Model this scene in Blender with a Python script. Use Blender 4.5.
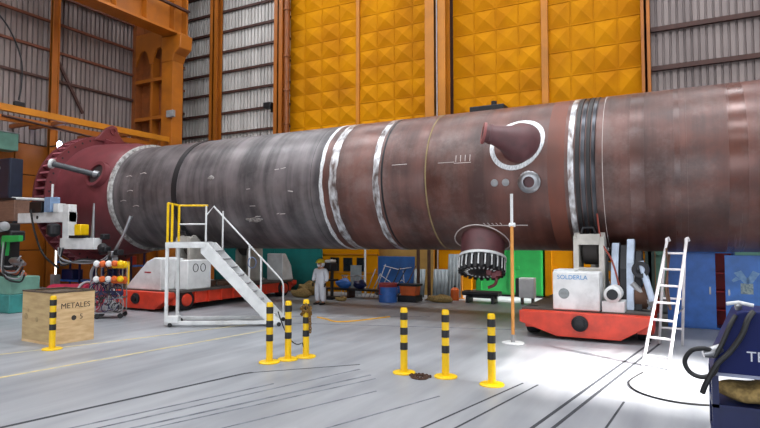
import bpy, bmesh, math, random
from mathutils import Vector, Matrix
random.seed(7)
for o in list(bpy.data.objects): bpy.data.objects.remove(o)
S = bpy.context.scene
COL = S.collection
PI = math.pi

# ------------------------------------------------------------------ camera, light, exposure
cam_d = bpy.data.cameras.new('camera'); cam_d.sensor_width = 36; cam_d.lens = 560/760*36; cam_d.clip_end = 200
cam = bpy.data.objects.new('camera', cam_d); COL.objects.link(cam)
cam.location = (0, 0, 2.4)
cam.rotation_euler = (math.radians(92.75), 0, math.radians(27.9))
S.camera = cam

W = bpy.data.worlds.new('sky'); S.world = W; W.use_nodes = True
W.node_tree.nodes['Background'].inputs[0].default_value = (.75, .85, 1, 1)
W.node_tree.nodes['Background'].inputs[1].default_value = 1.0

def sun(rot_dir, strength, angle, color):
    l = bpy.data.lights.new('sun', 'SUN'); l.energy = strength; l.angle = math.radians(angle); l.color = color
    o = bpy.data.objects.new('sun', l); COL.objects.link(o)
    o.rotation_euler = Vector(rot_dir).to_track_quat('-Z', 'Y').to_euler(); o.location = (30, 5, 30)
def area(name, loc, direction, sx, sy, energy, color):
    l = bpy.data.lights.new(name, 'AREA'); l.shape = 'RECTANGLE'; l.size = sx; l.size_y = sy; l.energy = energy; l.color = color
    o = bpy.data.objects.new(name, l); COL.objects.link(o); o.location = loc
    o.rotation_euler = Vector(direction).to_track_quat('-Z', 'Y').to_euler()
SUN_DIR = Vector((-.80, .06, -.62))
sun(SUN_DIR, 30, 5.0, (1, .97, .93))
# daylight through the roof lights, plus unseen lamps at the front and right walls
for yy, e in ((-6, 1500), (4, 2500), (13, 3200), (22.5, 1500)):  # rearmost strip added to brighten the back of the hall
    area('skylight_and_fill', (-8, yy, 19.6), (0, 0, -1), 40, 2.2, e, (.93, .96, 1))
area('front_fill', (-6, -13.6, 4.4), (0, 1, -.02), 22, 8.5, 1500, (.86, .92, 1))  # added behind the camera as frontal fill; the wall there is closed
area('side_area_light', (13.7, 4, 4), (-1, 0, -.02), 12, 7.5, 600, (.88, .93, 1))  # unseen lamp inside the right wall, which has no doorway

S.view_settings.view_transform = 'Standard'; S.view_settings.look = 'None'
S.view_settings.gamma = 1; S.view_settings.use_curve_mapping = False
S.view_settings.exposure = 0.42

# ------------------------------------------------------------------ materials
def lin(c):
    c = c.lstrip('#'); v = [int(c[i:i+2], 16)/255 for i in (0, 2, 4)]
    return tuple(x/12.92 if x <= .04045 else ((x+.055)/1.055)**2.4 for x in v) + (1,)
MATS = {}
def mat(name, col, rough=.5, metal=0., var=.12, scale=3., stretch=None, col2=None, bump=0., spec=.5, emit=0., grime=0.):
    """procedural paint/metal: base colour broken up by noise"""
    if name in MATS: return MATS[name]
    m = bpy.data.materials.new(name); m.use_nodes = True; nt = m.node_tree; n = nt.nodes; L = nt.links
    b = n['Principled BSDF']; b.inputs['Roughness'].default_value = rough; b.inputs['Metallic'].default_value = metal
    b.inputs['Specular IOR Level'].default_value = spec
    c = lin(col) if isinstance(col, str) else col
    c2 = (lin(col2) if isinstance(col2, str) else col2) if col2 else tuple(x*(1-var*2.2) for x in c[:3]) + (1,)
    tc = n.new('ShaderNodeTexCoord'); mp = n.new('ShaderNodeMapping'); L.new(tc.outputs['Object'], mp.inputs[0])
    if stretch: mp.inputs['Scale'].default_value = stretch
    nz = n.new('ShaderNodeTexNoise'); nz.inputs['Scale'].default_value = scale; nz.inputs['Detail'].default_value = 6
    L.new(mp.outputs[0], nz.inputs['Vector'])
    cr = n.new('ShaderNodeValToRGB'); cr.color_ramp.elements[0].position = .35; cr.color_ramp.elements[1].position = .65
    cr.color_ramp.elements[0].color = c2; cr.color_ramp.elements[1].color = c
    L.new(nz.outputs['Fac'], cr.inputs[0])
    out = cr.outputs[0]
    if grime:
        g = n.new('ShaderNodeTexNoise'); g.inputs['Scale'].default_value = scale*.35; g.inputs['Detail'].default_value = 8; g.inputs['Roughness'].default_value = .7
        L.new(tc.outputs['Object'], g.inputs['Vector'])
        gr = n.new('ShaderNodeMapRange'); gr.inputs[1].default_value = .52; gr.inputs[2].default_value = .75; gr.inputs[3].default_value = 0; gr.inputs[4].default_value = grime
        L.new(g.outputs['Fac'], gr.inputs[0])
        mx = n.new('ShaderNodeMix'); mx.data_type = 'RGBA'; L.new(gr.outputs[0], mx.inputs[0]); L.new(out, mx.inputs[6]); mx.inputs[7].default_value = (.035, .025, .02, 1)
        out = mx.outputs[2]
    L.new(out, b.inputs['Base Color'])
    if emit:
        L.new(out, b.inputs['Emission Color']); b.inputs['Emission Strength'].default_value = emit
    if bump:
        bp = n.new('ShaderNodeBump'); bp.inputs['Strength'].default_value = bump; bp.inputs['Distance'].default_value = .02
        L.new(nz.outputs['Fac'], bp.inputs['Height']); L.new(bp.outputs[0], b.inputs['Normal'])
    MATS[name] = m; return m

M_yel = mat('bollard_yellow', '#f2c400', .38, var=.06)
M_blk = mat('black_paint', '#1c1b1e', .5)
M_white = mat('white_paint', '#dfe0e0', .5, var=.08, grime=.35)
M_whitec = mat('white_cloth', '#e4e6ee', .85, var=.04)
M_grey = mat('grey_paint', '#9a9a9c', .5, grime=.3)
M_dark = mat('dark_steel', '#2a2a2d', .45, .5)
M_steel = mat('bare_steel', '#9b9b9e', .32, .9)
M_bright = mat('ground_steel', '#eef0f2', .38, .25, col2='#b4b7ba', scale=9, stretch=(5, 1, 1))
M_red = mat('red_paint', '#e0432b', .4, var=.12, grime=.35)
M_redp = mat('red_primer', '#74343a', .45, var=.12, scale=1.6, grime=.2)
M_redp2 = mat('red_primer_dull', '#5f3236', .55, var=.15, scale=4, spec=.8)
M_rust = mat('rusty_steel', '#5d4234', .8, .2, var=.2)
M_wood = mat('plywood', '#dcbd90', .7, col2='#c6a274', scale=2.5, stretch=(1, 1, 6), grime=.1)
M_brownwood = mat('brown_beam', '#7d5c4c', .6, stretch=(1, 6, 6))
M_blue = mat('blue_paint', '#3a74cc', .42, var=.12, grime=.2)
M_navy = mat('navy_paint', '#101b4c', .4, var=.08)
M_teal = mat('teal_paint', '#08706c', .55, var=.08)
M_green = mat('green_paint', '#1f9a45', .5, var=.08)
M_lgreen = mat('pale_green_paint', '#6f9f8e', .6, var=.1)
M_amber = mat('amber_steel', '#c47a12', .5, var=.10, scale=.8, grime=.3)
M_orange = mat('orange_paint', '#a85e14', .5, var=.10, scale=.7, grime=.3)
M_obeam = mat('orange_beam_paint', '#b56812', .5, var=.12, scale=1.0, grime=.35)
M_deepo = mat('deep_orange_brown', '#8a4a1e', .55, var=.1, grime=.3)  # darker orange-brown, on rear column parts and rail brackets
M_panel = mat('yellow_panel_paint', '#cf8a00', .7, var=.08, scale=.6, col2='#b87400', grime=.18, spec=.12)
M_brown = mat('brown_primer', '#4a2a22', .6)
M_hosek = mat('rubber', '#151517', .5)
M_burlap = mat('burlap', '#a58a55', .9, var=.2, scale=20, bump=.4)
M_orangeb = mat('bright_orange', '#e2641c', .5)
M_tan = mat('tan_paint', '#b08845', .6, var=.1, grime=.2)
M_screen = mat('blue_screen', '#2c5a96', .3, var=.2, scale=1.4)
M_sheetg = mat('grey_sheet', '#8f9698', .5, .2, var=.12)
M_chalk = mat('chalk', '#d8cfcb', .9)
M_ychalk = mat('yellow_chalk', '#94825c', .9)
M_skin = mat('skin', '#b9866b', .6, var=.05)
M_helmet = mat('helmet_yellow', '#d6bd2a', .4, var=.05)
M_glow = mat('lamp_glow', '#cfdcff', .5, emit=14., var=.0)
M_yline = mat('floor_yellow_line', '#cbb77e', .6, col2='#a6a38f', scale=5)
M_joint = mat('floor_joint', '#303238', .8)
M_joint2 = mat('floor_scratch', '#565860', .8, col2='#82868c', scale=4)
M_glass = mat('dark_glass', '#20262c', .12, var=.2)

def mat_shell(name, a, b_, streak, rough):
    """rolled plate: paint varies in bands round the girth plus patchy scale"""
    m = bpy.data.materials.new(name); m.use_nodes = True; nt = m.node_tree; n = nt.nodes; L = nt.links
    b = n['Principled BSDF']; b.inputs['Metallic'].default_value = .2; b.inputs['Specular IOR Level'].default_value = .8
    tc = n.new('ShaderNodeTexCoord')
    mp = n.new('ShaderNodeMapping'); mp.inputs['Scale'].default_value = (1, .05, .05); L.new(tc.outputs['Object'], mp.inputs[0])
    n1 = n.new('ShaderNodeTexNoise'); n1.inputs['Scale'].default_value = streak; n1.inputs['Detail'].default_value = 6; n1.inputs['Roughness'].default_value = .65; L.new(mp.outputs[0], n1.inputs['Vector'])
    n2 = n.new('ShaderNodeTexNoise'); n2.inputs['Scale'].default_value = 1.1; n2.inputs['Detail'].default_value = 8; L.new(tc.outputs['Object'], n2.inputs['Vector'])
    mx = n.new('ShaderNodeMath'); mx.operation = 'MULTIPLY_ADD'; L.new(n1.outputs['Fac'], mx.inputs[0]); mx.inputs[1].default_value = .6
    m2 = n.new('ShaderNodeMath'); m2.operation = 'MULTIPLY'; L.new(n2.outputs['Fac'], m2.inputs[0]); m2.inputs[1].default_value = .4
    L.new(m2.outputs[0], mx.inputs[2])
    cr = n.new('ShaderNodeValToRGB'); e = cr.color_ramp.elements; e[0].position = .40; e[1].position = .60; e[0].color = lin(a); e[1].color = lin(b_)
    L.new(mx.outputs[0], cr.inputs[0])
    n3 = n.new('ShaderNodeTexNoise'); n3.inputs['Scale'].default_value = .8; n3.inputs['Detail'].default_value = 10; n3.inputs['Roughness'].default_value = .75; L.new(tc.outputs['Object'], n3.inputs['Vector'])
    g = n.new('ShaderNodeMapRange'); g.inputs[1].default_value = .48; g.inputs[2].default_value = .7; g.inputs[3].default_value = 0; g.inputs[4].default_value = .36; L.new(n3.outputs['Fac'], g.inputs[0])
    mg = n.new('ShaderNodeMix'); mg.data_type = 'RGBA'; L.new(g.outputs[0], mg.inputs[0]); L.new(cr.outputs[0], mg.inputs[6]); mg.inputs[7].default_value = lin('#8b7d78' if 'primed' in name else '#84807f')
    n4 = n.new('ShaderNodeTexNoise'); n4.inputs['Scale'].default_value = .45; n4.inputs['Detail'].default_value = 9; n4.inputs['Roughness'].default_value = .7
    mp4 = n.new('ShaderNodeMapping'); mp4.inputs['Location'].default_value = (7, 3, 1); L.new(tc.outputs['Object'], mp4.inputs[0]); L.new(mp4.outputs[0], n4.inputs['Vector'])
    g4 = n.new('ShaderNodeMapRange'); g4.inputs[1].default_value = .5; g4.inputs[2].default_value = .68; g4.inputs[3].default_value = 0; g4.inputs[4].default_value = .6; L.new(n4.outputs['Fac'], g4.inputs[0])
    mg4 = n.new('ShaderNodeMix'); mg4.data_type = 'RGBA'; L.new(g4.outputs[0], mg4.inputs[0]); L.new(mg.outputs[2], mg4.inputs[6]); mg4.inputs[7].default_value = lin('#332a2a')
    L.new(mg4.outputs[2], b.inputs['Base Color'])
    mr = n.new('ShaderNodeMapRange'); mr.inputs[1].default_value = .35; mr.inputs[2].default_value = .65; mr.inputs[3].default_value = rough+.12; mr.inputs[4].default_value = rough-.06
    L.new(n1.outputs['Fac'], mr.inputs[0]); L.new(mr.outputs[0], b.inputs['Roughness'])
    bp = n.new('ShaderNodeBump'); bp.inputs['Strength'].default_value = .12; bp.inputs['Distance'].default_value = .02; L.new(n2.outputs['Fac'], bp.inputs['Height']); L.new(bp.outputs[0], b.inputs['Normal'])
    MATS[name] = m; return m
M_shellg = mat_shell('grey_rolled_plate', '#373235', '#756d6f', 1.6, .40)
M_shellr = mat_shell('primed_rolled_plate', '#3f2019', '#6c4035', 1.1, .40)

def mat_floor():
    m = bpy.data.materials.new('concrete'); m.use_nodes = True; nt = m.node_tree; n = nt.nodes; L = nt.links
    b = n['Principled BSDF']; tc = n.new('ShaderNodeTexCoord')
    n1 = n.new('ShaderNodeTexNoise'); n1.inputs['Scale'].default_value = .35; n1.inputs['Detail'].default_value = 9; n1.inputs['Roughness'].default_value = .62; L.new(tc.outputs['Object'], n1.inputs['Vector'])
    mp = n.new('ShaderNodeMapping'); mp.inputs['Scale'].default_value = (2.2, .25, 1); mp.inputs['Rotation'].default_value = (0, 0, .2); L.new(tc.outputs['Object'], mp.inputs[0])
    n2 = n.new('ShaderNodeTexNoise'); n2.inputs['Scale'].default_value = 1.2; n2.inputs['Detail'].default_value = 7; L.new(mp.outputs[0], n2.inputs['Vector'])
    a = n.new('ShaderNodeMath'); a.operation = 'ADD'; L.new(n1.outputs['Fac'], a.inputs[0]); L.new(n2.outputs['Fac'], a.inputs[1])
    cr = n.new('ShaderNodeValToRGB'); e = cr.color_ramp.elements; e[0].position = .34; e[1].position = .66
    h = n.new('ShaderNodeMath'); h.operation = 'MULTIPLY'; h.inputs[1].default_value = .5; L.new(a.outputs[0], h.inputs[0])
    e[0].color = lin('#777a80'); e[1].color = lin('#9fa1a5'); L.new(h.outputs[0], cr.inputs[0]); L.new(cr.outputs[0], b.inputs['Base Color'])
    mr = n.new('ShaderNodeMapRange'); mr.inputs[1].default_value = .35; mr.inputs[2].default_value = .65; mr.inputs[3].default_value = .34; mr.inputs[4].default_value = .5
    L.new(n1.outputs['Fac'], mr.inputs[0]); L.new(mr.outputs[0], b.inputs['Roughness'])
    return m
M_floor = mat_floor()
M_corr = mat('corrugated_sheet', '#d2ceca', .55, .05, col2='#b2aeaa', scale=1.5, stretch=(1, 1, .15))
M_corrd = mat('corrugated_sheet_grey', '#8f827f', .55, .05, col2='#786c6a', scale=1.5, stretch=(1, 1, .15))
M_ceil = mat('ceiling_sheet', '#8a8a88', .7)
M_wallp = mat('hall_wall_paint', '#a9a6a0', .7)

# ------------------------------------------------------------------ mesh helpers
def bm_(): return bmesh.new()
def box(bm, x0, x1, y0, y1, z0, z1, mtx=None):
    vs = [bm.verts.new((x, y, z)) for x in (x0, x1) for y in (y0, y1) for z in (z0, z1)]
    for f in ((0,1,3,2),(4,6,7,5),(0,4,5,1),(2,3,7,6),(0,2,6,4),(1,5,7,3)): bm.faces.new([vs[i] for i in f])
    if mtx is not None:
        for v in vs: v.co = mtx @ v.co
    return bm
def frame_of(t):
    t = t.normalized(); a = Vector((0, 0, 1)) if abs(t.z) < .9 else Vector((1, 0, 0))
    u = t.cross(a).normalized(); return u, t.cross(u).normalized()
def tube(bm, pts, r, seg=8, closed=False):
    P = [Vector(p) for p in pts]; N = len(P); rings = []
    u = None
    for i, p in enumerate(P):
        if closed: t = P[(i+1) % N]-P[i-1]
        else: t = P[min(i+1, N-1)]-P[max(i-1, 0)]
        t.normalize()
        if u is None: u, v = frame_of(t)
        else:
            u = (u - t*u.dot(t)); u = u.normalized() if u.length > 1e-6 else frame_of(t)[0]
            v = t.cross(u)
        rr = r[i] if isinstance(r, (list, tuple)) else r
        rings.append([bm.verts.new(p+(u*math.cos(2*PI*k/seg)+v*math.sin(2*PI*k/seg))*rr) for k in range(seg)])
    for i in range(N if closed else N-1):
        a, b = rings[i], rings[(i+1) % N]
        for k in range(seg): bm.faces.new((a[k], a[(k+1) % seg], b[(k+1) % seg], b[k]))
    if not closed:
        bm.faces.new(rings[0][::-1]); bm.faces.new(rings[-1])
    return bm
def cyl(bm, a, b, r, seg=16): return tube(bm, [a, b], r, seg)
def lathe(bm, prof, origin, axis, seg=48, closed=False, capped=True):
    """prof = [(along axis, radius)]"""
    o = Vector(origin); ax = Vector(axis).normalized(); u, v = frame_of(ax); rings = []
    for h, r in prof:
        rings.append([bm.verts.new(o+ax*h+(u*math.cos(2*PI*k/seg)+v*math.sin(2*PI*k/seg))*r) for k in range(seg)])
    n = len(rings)
    for i in range(n if closed else n-1):
        a, b = rings[i], rings[(i+1) % n]
        for k in range(seg): bm.faces.new((a[k], a[(k+1) % seg], b[(k+1) % seg], b[k]))
    if capped and not closed:
        bm.faces.new(rings[0][::-1]); bm.faces.new(rings[-1])
    return bm
def ring(bm, origin, axis, r0, r1, h0, h1, seg=48):
    return lathe(bm, [(h0, r0), (h0, r1), (h1, r1), (h1, r0)], origin, axis, seg, closed=True)
def prism(bm, poly, plane, a, b):
    def P(p, d): return {'xz': (p[0], d, p[1]), 'yz': (d, p[0], p[1]), 'xy': (p[0], p[1], d)}[plane]
    A = [bm.verts.new(P(p, a)) for p in poly]; B = [bm.verts.new(P(p, b)) for p in poly]; n = len(poly)
    for i in range(n): bm.faces.new((A[i], A[(i+1) % n], B[(i+1) % n], B[i]))
    bm.faces.new(A[::-1]); bm.faces.new(B); return bm
def ball(bm, c, rx, ry=None, rz=None, seg=14):
    ry = ry or rx; rz = rz or rx
    r = bmesh.ops.create_uvsphere(bm, u_segments=seg, v_segments=max(6, seg*2//3), radius=1)
    for v in r['verts']: v.co = Vector((v.co.x*rx+c[0], v.co.y*ry+c[1], v.co.z*rz+c[2]))
    return bm
def obj(name, bm, m, parent=None, bevel=0., smooth=True, loc=None):
    bmesh.ops.recalc_face_normals(bm, faces=bm.faces)
    me = bpy.data.meshes.new(name); bm.to_mesh(me); bm.free(); me.materials.append(m)
    if smooth:
        for p in me.polygons: p.use_smooth = True
        me.set_sharp_from_angle(angle=math.radians(35))
    o = bpy.data.objects.new(name, me); COL.objects.link(o)
    if parent: o.parent = parent
    if loc is not None: o.location = loc
    if bevel:
        b = o.modifiers.new('bevel', 'BEVEL'); b.width = bevel; b.segments = 2; b.limit_method = 'ANGLE'; b.angle_limit = math.radians(40)
    return o
def tag(o, label, cat, group=None, kind=None):
    o['label'] = label; o['category'] = cat
    if group: o['group'] = group
    if kind: o['kind'] = kind
    return o
def thing(name, label, cat, loc=(0, 0, 0), rotz=0., group=None):
    o = bpy.data.objects.new(name, None); o.empty_display_size = .1; COL.objects.link(o); o.location = loc; o.rotation_euler = (0, 0, rotz)
    return tag(o, label, cat, group)
def struct(name, bm, m, parent=None, smooth=False, bevel=0., label=None):
    o = obj(name, bm, m, parent, smooth=smooth, bevel=bevel); o['kind'] = 'structure'
    if label: o['label'] = label
    return o
def single(name, bm, m, label, cat, base, group=None, bevel=0., smooth=True):
    """a one-mesh thing whose origin is at its base; bm in local coordinates"""
    return tag(obj(name, bm, m, None, bevel, smooth, base), label, cat, group)
def copy_tree(o, parent=None):
    c = o.copy(); COL.objects.link(c)
    if parent: c.parent = parent
    for ch in list(o.children): copy_tree(ch, c)
    return c
def text(name, s, size, m, parent, mtx, depth=.002):
    cu = bpy.data.curves.new(name, 'FONT'); cu.body = s; cu.size = size; cu.extrude = depth; cu.align_x = 'CENTER'; cu.align_y = 'CENTER'
    t = bpy.data.objects.new(name, cu); COL.objects.link(t)
    bpy.context.view_layer.update()
    me = bpy.data.meshes.new_from_object(t.evaluated_get(bpy.context.evaluated_depsgraph_get())); bpy.data.objects.remove(t)
    me.transform(mtx); me.materials.clear(); me.materials.append(m)
    o = bpy.data.objects.new(name, me); COL.objects.link(o); o.parent = parent; return o
def face_front(x, y, z):        # text plane facing -Y
    return Matrix.Translation((x, y, z)) @ Matrix.Rotation(PI/2, 4, 'X')
def arc(p0, p1, sag, n=12):
    p0, p1 = Vector(p0), Vector(p1)
    return [p0.lerp(p1, i/n)-Vector((0, 0, sag*4*(i/n)*(1-i/n))) for i in range(n+1)]
def smoothpath(pts, n=8):
    P = [Vector(p) for p in pts]; out = []
    for i in range(len(P)-1):
        a, b, c, d = P[max(i-1, 0)], P[i], P[i+1], P[min(i+2, len(P)-1)]
        for k in range(n):
            t = k/n; out.append(.5*((2*b)+(c-a)*t+(2*a-5*b+4*c-d)*t*t+(3*b-a-3*c+d)*t**3))
    out.append(P[-1]); return out

# ------------------------------------------------------------------ the hall
XL, XR, YF, YB, H = -29.4, 14., -14., 27., 20.
fl = struct('floor', box(bm_(), XL-.3, XR+.3, YF-.3, YB+.3, -.3, 0), M_floor)
struct('ceiling', box(bm_(), XL-.3, XR+.3, YF-.3, YB+.3, H, H+.3), M_ceil)
struct('wall_front', box(bm_(), XL-.3, XR+.3, YF-.3, YF, 0, H), M_wallp)
# right wall with unseen openings shaped to throw the sun onto two floor patches
def hole_for(x, y):             # where the sun ray to floor point (x, y) crosses the right wall
    t = (XR-x)/SUN_DIR.x
    return y+SUN_DIR.y*t, SUN_DIR.z*t
bm = bm_()
hy, hz = hole_for(-.95, 11.2); hy2, hz2 = hole_for(-6.6, 23.25)
def wall_with_holes(bm, holes):
    ys = sorted({YF, YB} | {v for h in holes for v in h[:2]}); zs = sorted({0, H} | {v for h in holes for v in h[2:]})
    for i in range(len(ys)-1):
        for j in range(len(zs)-1):
            cy, cz = (ys[i]+ys[i+1])/2, (zs[j]+zs[j+1])/2
            if any(h[0] < cy < h[1] and h[2] < cz < h[3] for h in holes): continue
            box(bm, XR, XR+.3, ys[i], ys[i+1], zs[j], zs[j+1])
    return bm
struct('wall_right', wall_with_holes(bm, [(hy-1.75, hy+1.75, hz-1.25, hz+1.35), (hy2-.5, hy2+.5, hz2-1.7, hz2+1.7)]), M_wallp)

def corrugated(bm, p0, p1, normal, z0, z1, pitch=.27, depth=.10):
    p0, p1, nn = Vector(p0), Vector(p1), Vector(normal); L = (p1-p0).length; d = (p1-p0)/L; n = int(L/pitch); prof = []
    for i in range(n+1):
        for s, h in ((0, 0), (.26, 0), (.32, 1), (.94, 1)):
            t = (i+s)*pitch
            if t <= L: prof.append(p0+d*t+nn*(h*depth))
    A = [bm.verts.new((p.x, p.y, z0)) for p in prof]; B = [bm.verts.new((p.x, p.y, z1)) for p in prof]
    for i in range(len(A)-1): bm.faces.new((A[i], A[i+1], B[i+1], B[i]))
    return bm
# back wall
wb = struct('wall_back', box(bm_(), XL-.3, XR+.3, YB+.1, YB+.4, 0, H), M_brown)
struct('corrugated_cladding', corrugated(bm_(), (XL, YB, 0), (-20.3, YB, 0), (0, -1, 0), 0, H), M_corr, wb)
struct('corrugated_cladding', corrugated(bm_(), (-.9, YB, 0), (XR, YB, 0), (0, -1, 0), 0, H), M_corrd, wb)
for z in [5.2+1.33*k for k in range(11)]:
    struct('girt', box(bm_(), XL, -20.3, YB-.26, YB-.12, z, z+.14), M_brown, wb)
for z in [4.6+1.72*k for k in range(9)]:
    struct('girt', box(bm_(), -.8, XR, YB-.3, YB-.12, z, z+.2), M_brown, wb)
# left wall
wl = struct('wall_left', box(bm_(), XL-.4, XL-.1, YF, YB, 0, H), M_brown)
struct('corrugated_cladding', corrugated(bm_(), (XL, YF, 0), (XL, YB, 0), (1, 0, 0), 7.4, H), M_corrd, wl)
for k, z in enumerate([10.9+1.55*k for k in range(6)]):
    struct('girt', box(bm_(), XL+.12, XL+.26, YF, YB-.1, z, z+.13), M_brown if k == 0 else mat('red_brown_primer', '#74402c', .6), wl)
bm = bm_()
for k in range(19):
    y = YF+.05+k*2.15
    for z0, z1 in ((0, 1.9), (1.95, 3.85), (3.9, 5.75), (5.8, 7.35)):
        box(bm, XL-.02, XL+.08, y, y+2.1, z0, z1)
struct('wall_panelling', bm, M_orange, wl, bevel=.02)

# yellow hangar-door panels pressed into pyramids
def pyramid_panel(x0, x1, z0, z1, nx, nz):
    bm = bm_(); dx, dz = (x1-x0)/nx, (z1-z0)/nz; y = YB
    box(bm, x0, x1, y-.02, y+.08, z0, z1)
    for i in range(nx):
        for j in range(nz):
            a, b, c, d = x0+i*dx+.04, x0+(i+1)*dx-.04, z0+j*dz+.04, z0+(j+1)*dz-.04
            q = [bm.verts.new(p) for p in ((a, y-.03, c), (b, y-.03, c), (b, y-.03, d), (a, y-.03, d))]
            t = bm.verts.new(((a+b)/2, y-.03-(.15 if (i*7+j*3) % 5 else .09), (c+d)/2))
            for k in range(4): bm.faces.new((q[k], q[(k+1) % 4], t))
        if i: box(bm, x0+i*dx-.02, x0+i*dx+.02, y-.05, y, z0, z1)
    for j in range(1, nz): box(bm, x0, x1, y-.06, y, z0+j*dz-.025, z0+j*dz+.025)
    return bm
dr = struct('door_1', pyramid_panel(-20.55, -15.75, 4.2, 19, 4, 15), M_panel)
struct('door_panel', pyramid_panel(-15.55, -11.25, 4.2, 19, 4, 15), M_panel, dr)
struct('door_rail', box(bm_(), -20.15, -11.25, YB-.1, YB+.05, 0, 4.2), M_panel, dr)
dr2 = struct('door_2', pyramid_panel(-10.0, -5.5, 4.2, 18.4, 4, 13), M_panel)
struct('door_panel', pyramid_panel(-5.2, -1.15, 4.2, 18.4, 4, 12), M_panel, dr2)
struct('door_rail', box(bm_(), -10, -1.15, YB-.1, YB+.05, 0, 4.2), M_panel, dr2)
struct('door_mullion', box(bm_(), -5.5, -5.2, YB-.2, YB+.05, 0, 18.4), M_amber, dr2)
struct('door_mullion', box(bm_(), -15.75, -15.55, YB-.14, YB+.05, 0, 19), M_amber, dr)

def ibeam_column(x, y, w, d, z1, m, name, label, group=None):
    t = thing(name, label, 'column', (x, y, 0), 0, group)
    obj('flange', box(bm_(), -w/2, w/2, -d/2, -d/2+.06, 0, z1), m, t, smooth=False)
    obj('flange', box(bm_(), -w/2, w/2, d/2-.06, d/2, 0, z1), m, t, smooth=False)
    obj('web', box(bm_(), -.05, .05, -d/2, d/2, 0, z1), m, t, smooth=False)
    return t
ibeam_column(-26.0, 26.5, .62, .5, 19.9, M_orange, 'steel_column', 'plain amber steel column between two strips of corrugated sheet')
t = ibeam_column(-20.6, 26.35, .62, .7, 19.9, M_orange, 'steel_column', 'dark orange steel column with side pipe at left edge of the yellow panels')
bm = bm_(); cyl(bm, (.55, -.2, 0), (.55, -.2, 19.9), .16, 16)
for z in (6, 9.2, 11.2, 13.2, 16): ring(bm, (.55, -.2, z), (0, 0, 1), .15, .22, 0, .1, 16)
obj('downpipe', bm, mat('dark_orange_paint', '#8a4a14', .5), t)
t = ibeam_column(-10.6, 26.3, 1.1, .7, 19.9, M_amber, 'steel_column', 'wide yellow steel column between the two pyramid panel doors')
obj('conduit', cyl(bm_(), (.12, -.39, 0), (.12, -.39, 19.9), .035, 8), M_grey, t)
ibeam_column(-1.0, 26.6, .35, .5, 19.9, M_obeam, 'steel_column', 'narrow orange steel column at right edge of the yellow panels')
ibeam_column(-28.95, 17.8, .24, .4, 19.9, M_orange, 'wall_post', 'slim orange post against the left corrugated wall')

# battened crane column with corbel, runway girder
t = thing('crane_column', 'built-up orange crane column with arched batten plates and a corbel', 'column', (-26.2, 23.2, 0))
obj('front_shaft', box(bm_(), -.45, .45, -.4, .4, 0, 14.4), M_obeam, t, smooth=False, bevel=.02)
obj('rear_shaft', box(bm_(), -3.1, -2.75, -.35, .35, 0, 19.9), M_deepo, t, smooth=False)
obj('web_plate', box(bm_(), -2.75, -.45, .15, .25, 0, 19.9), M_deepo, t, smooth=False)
for z in (9.6, 11.9): obj('batten', box(bm_(), -2.75, -.45, -.4, .15, z, z+.2), M_orange, t, smooth=False)
obj('centre_stiffener', box(bm_(), -1.45, -1.28, -.36, .15, 0, 13.4), M_orange, t, smooth=False)
bm = bm_()      # arch plate
outer = [(-2.75, 13.3), (-2.75, 14.9), (-.45, 14.9), (-.45, 13.3)]
prism(bm, [(-2.75, 13.0), (-2.6, 13.3), (-2.35, 13.75), (-2.1, 13.9), (-1.8, 13.75), (-1.6, 13.3), (-1.5, 13.0), (-1.2, 13.0), (-1.1, 13.5), (-.95, 13.8), (-.7, 13.9), (-.45, 13.7), (-.45, 14.9), (-2.75, 14.9)], 'xz', -.4, -.3)
obj('arch_plate', bm, M_orange, t, smooth=False)
bm = bm_(); prism(bm, [(-.45, 12.9), (.45, 12.9), (.62, 13.3), (1.05, 13.6), (1.15, 14.4), (-.45, 14.4)], 'xz', -.45, .45)
obj('corbel', bm, M_obeam, t, smooth=False, bevel=.05)
obj('junction_box', box(bm_(), .2, .75, -.6, -.4, 9.55, 9.95), M_grey, t, bevel=.02)
t = thing('crane_girder', 'deep orange crane runway girder with stiffener plates under the roof', 'girder', (-25.95, 5, 14.42))
bm = bm_(); box(bm, -.09, .09, -18.9, 18.6, .12, 3.0)
obj('web', bm, M_obeam, t, smooth=False)
obj('bottom_flange', box(bm_(), -.5, .6, -18.9, 18.6, 0, .14), M_obeam, t, smooth=False)
obj('top_flange', box(bm_(), -.5, .5, -18.9, 18.6, 3.0, 3.14), M_obeam, t, smooth=False)
obj('end_plate', box(bm_(), -.5, .5, 18.5, 18.62, .14, 3.0), M_obeam, t, smooth=False)
for k in range(20): obj('stiffener', box(bm_(), .09, .48, -18.5+k*1.9, -18.44+k*1.9, .14, 3.0), M_obeam, t, smooth=False)
obj('cable_tray', box(bm_(), .5, .7, -18.9, 18.6, 1.5, 1.62), M_brown, t, smooth=False)
# lower wall rails
t = thing('wall_rail', 'bright orange horizontal rail running along the left side to the crane column', 'beam', (-26.0, 5, 8.12))
obj('rail', box(bm_(), -.12, .12, -18.9, 17.78, 0, .3), M_amber, t, smooth=False)
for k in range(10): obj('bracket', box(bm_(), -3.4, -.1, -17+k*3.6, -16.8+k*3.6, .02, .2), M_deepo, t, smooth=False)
t = thing('wall_rail', 'second dull orange rail running below and behind the bright one on the left side', 'beam', (-27.6, 5, 8.0))
obj('rail', box(bm_(), -.1, .1, -18.9, 17.9, 0, .28), M_orange, t, smooth=False)
obj('diagonal_tie', tube(bm_(), [(.1, 9.5, .22), (.5, 15.5, -.25)], .06, 6), M_brown, t)
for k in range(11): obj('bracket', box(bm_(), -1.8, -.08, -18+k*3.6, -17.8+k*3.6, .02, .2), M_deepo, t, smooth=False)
single('wall_brace', tube(bm_(), [(0, 0, 0), (0, -1.7, 2.9)], .09, 6), M_brown, 'dark diagonal brace bar on the left corrugated wall beside the slim post', 'brace', (-29.15, 19.6, 9.5))
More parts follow.
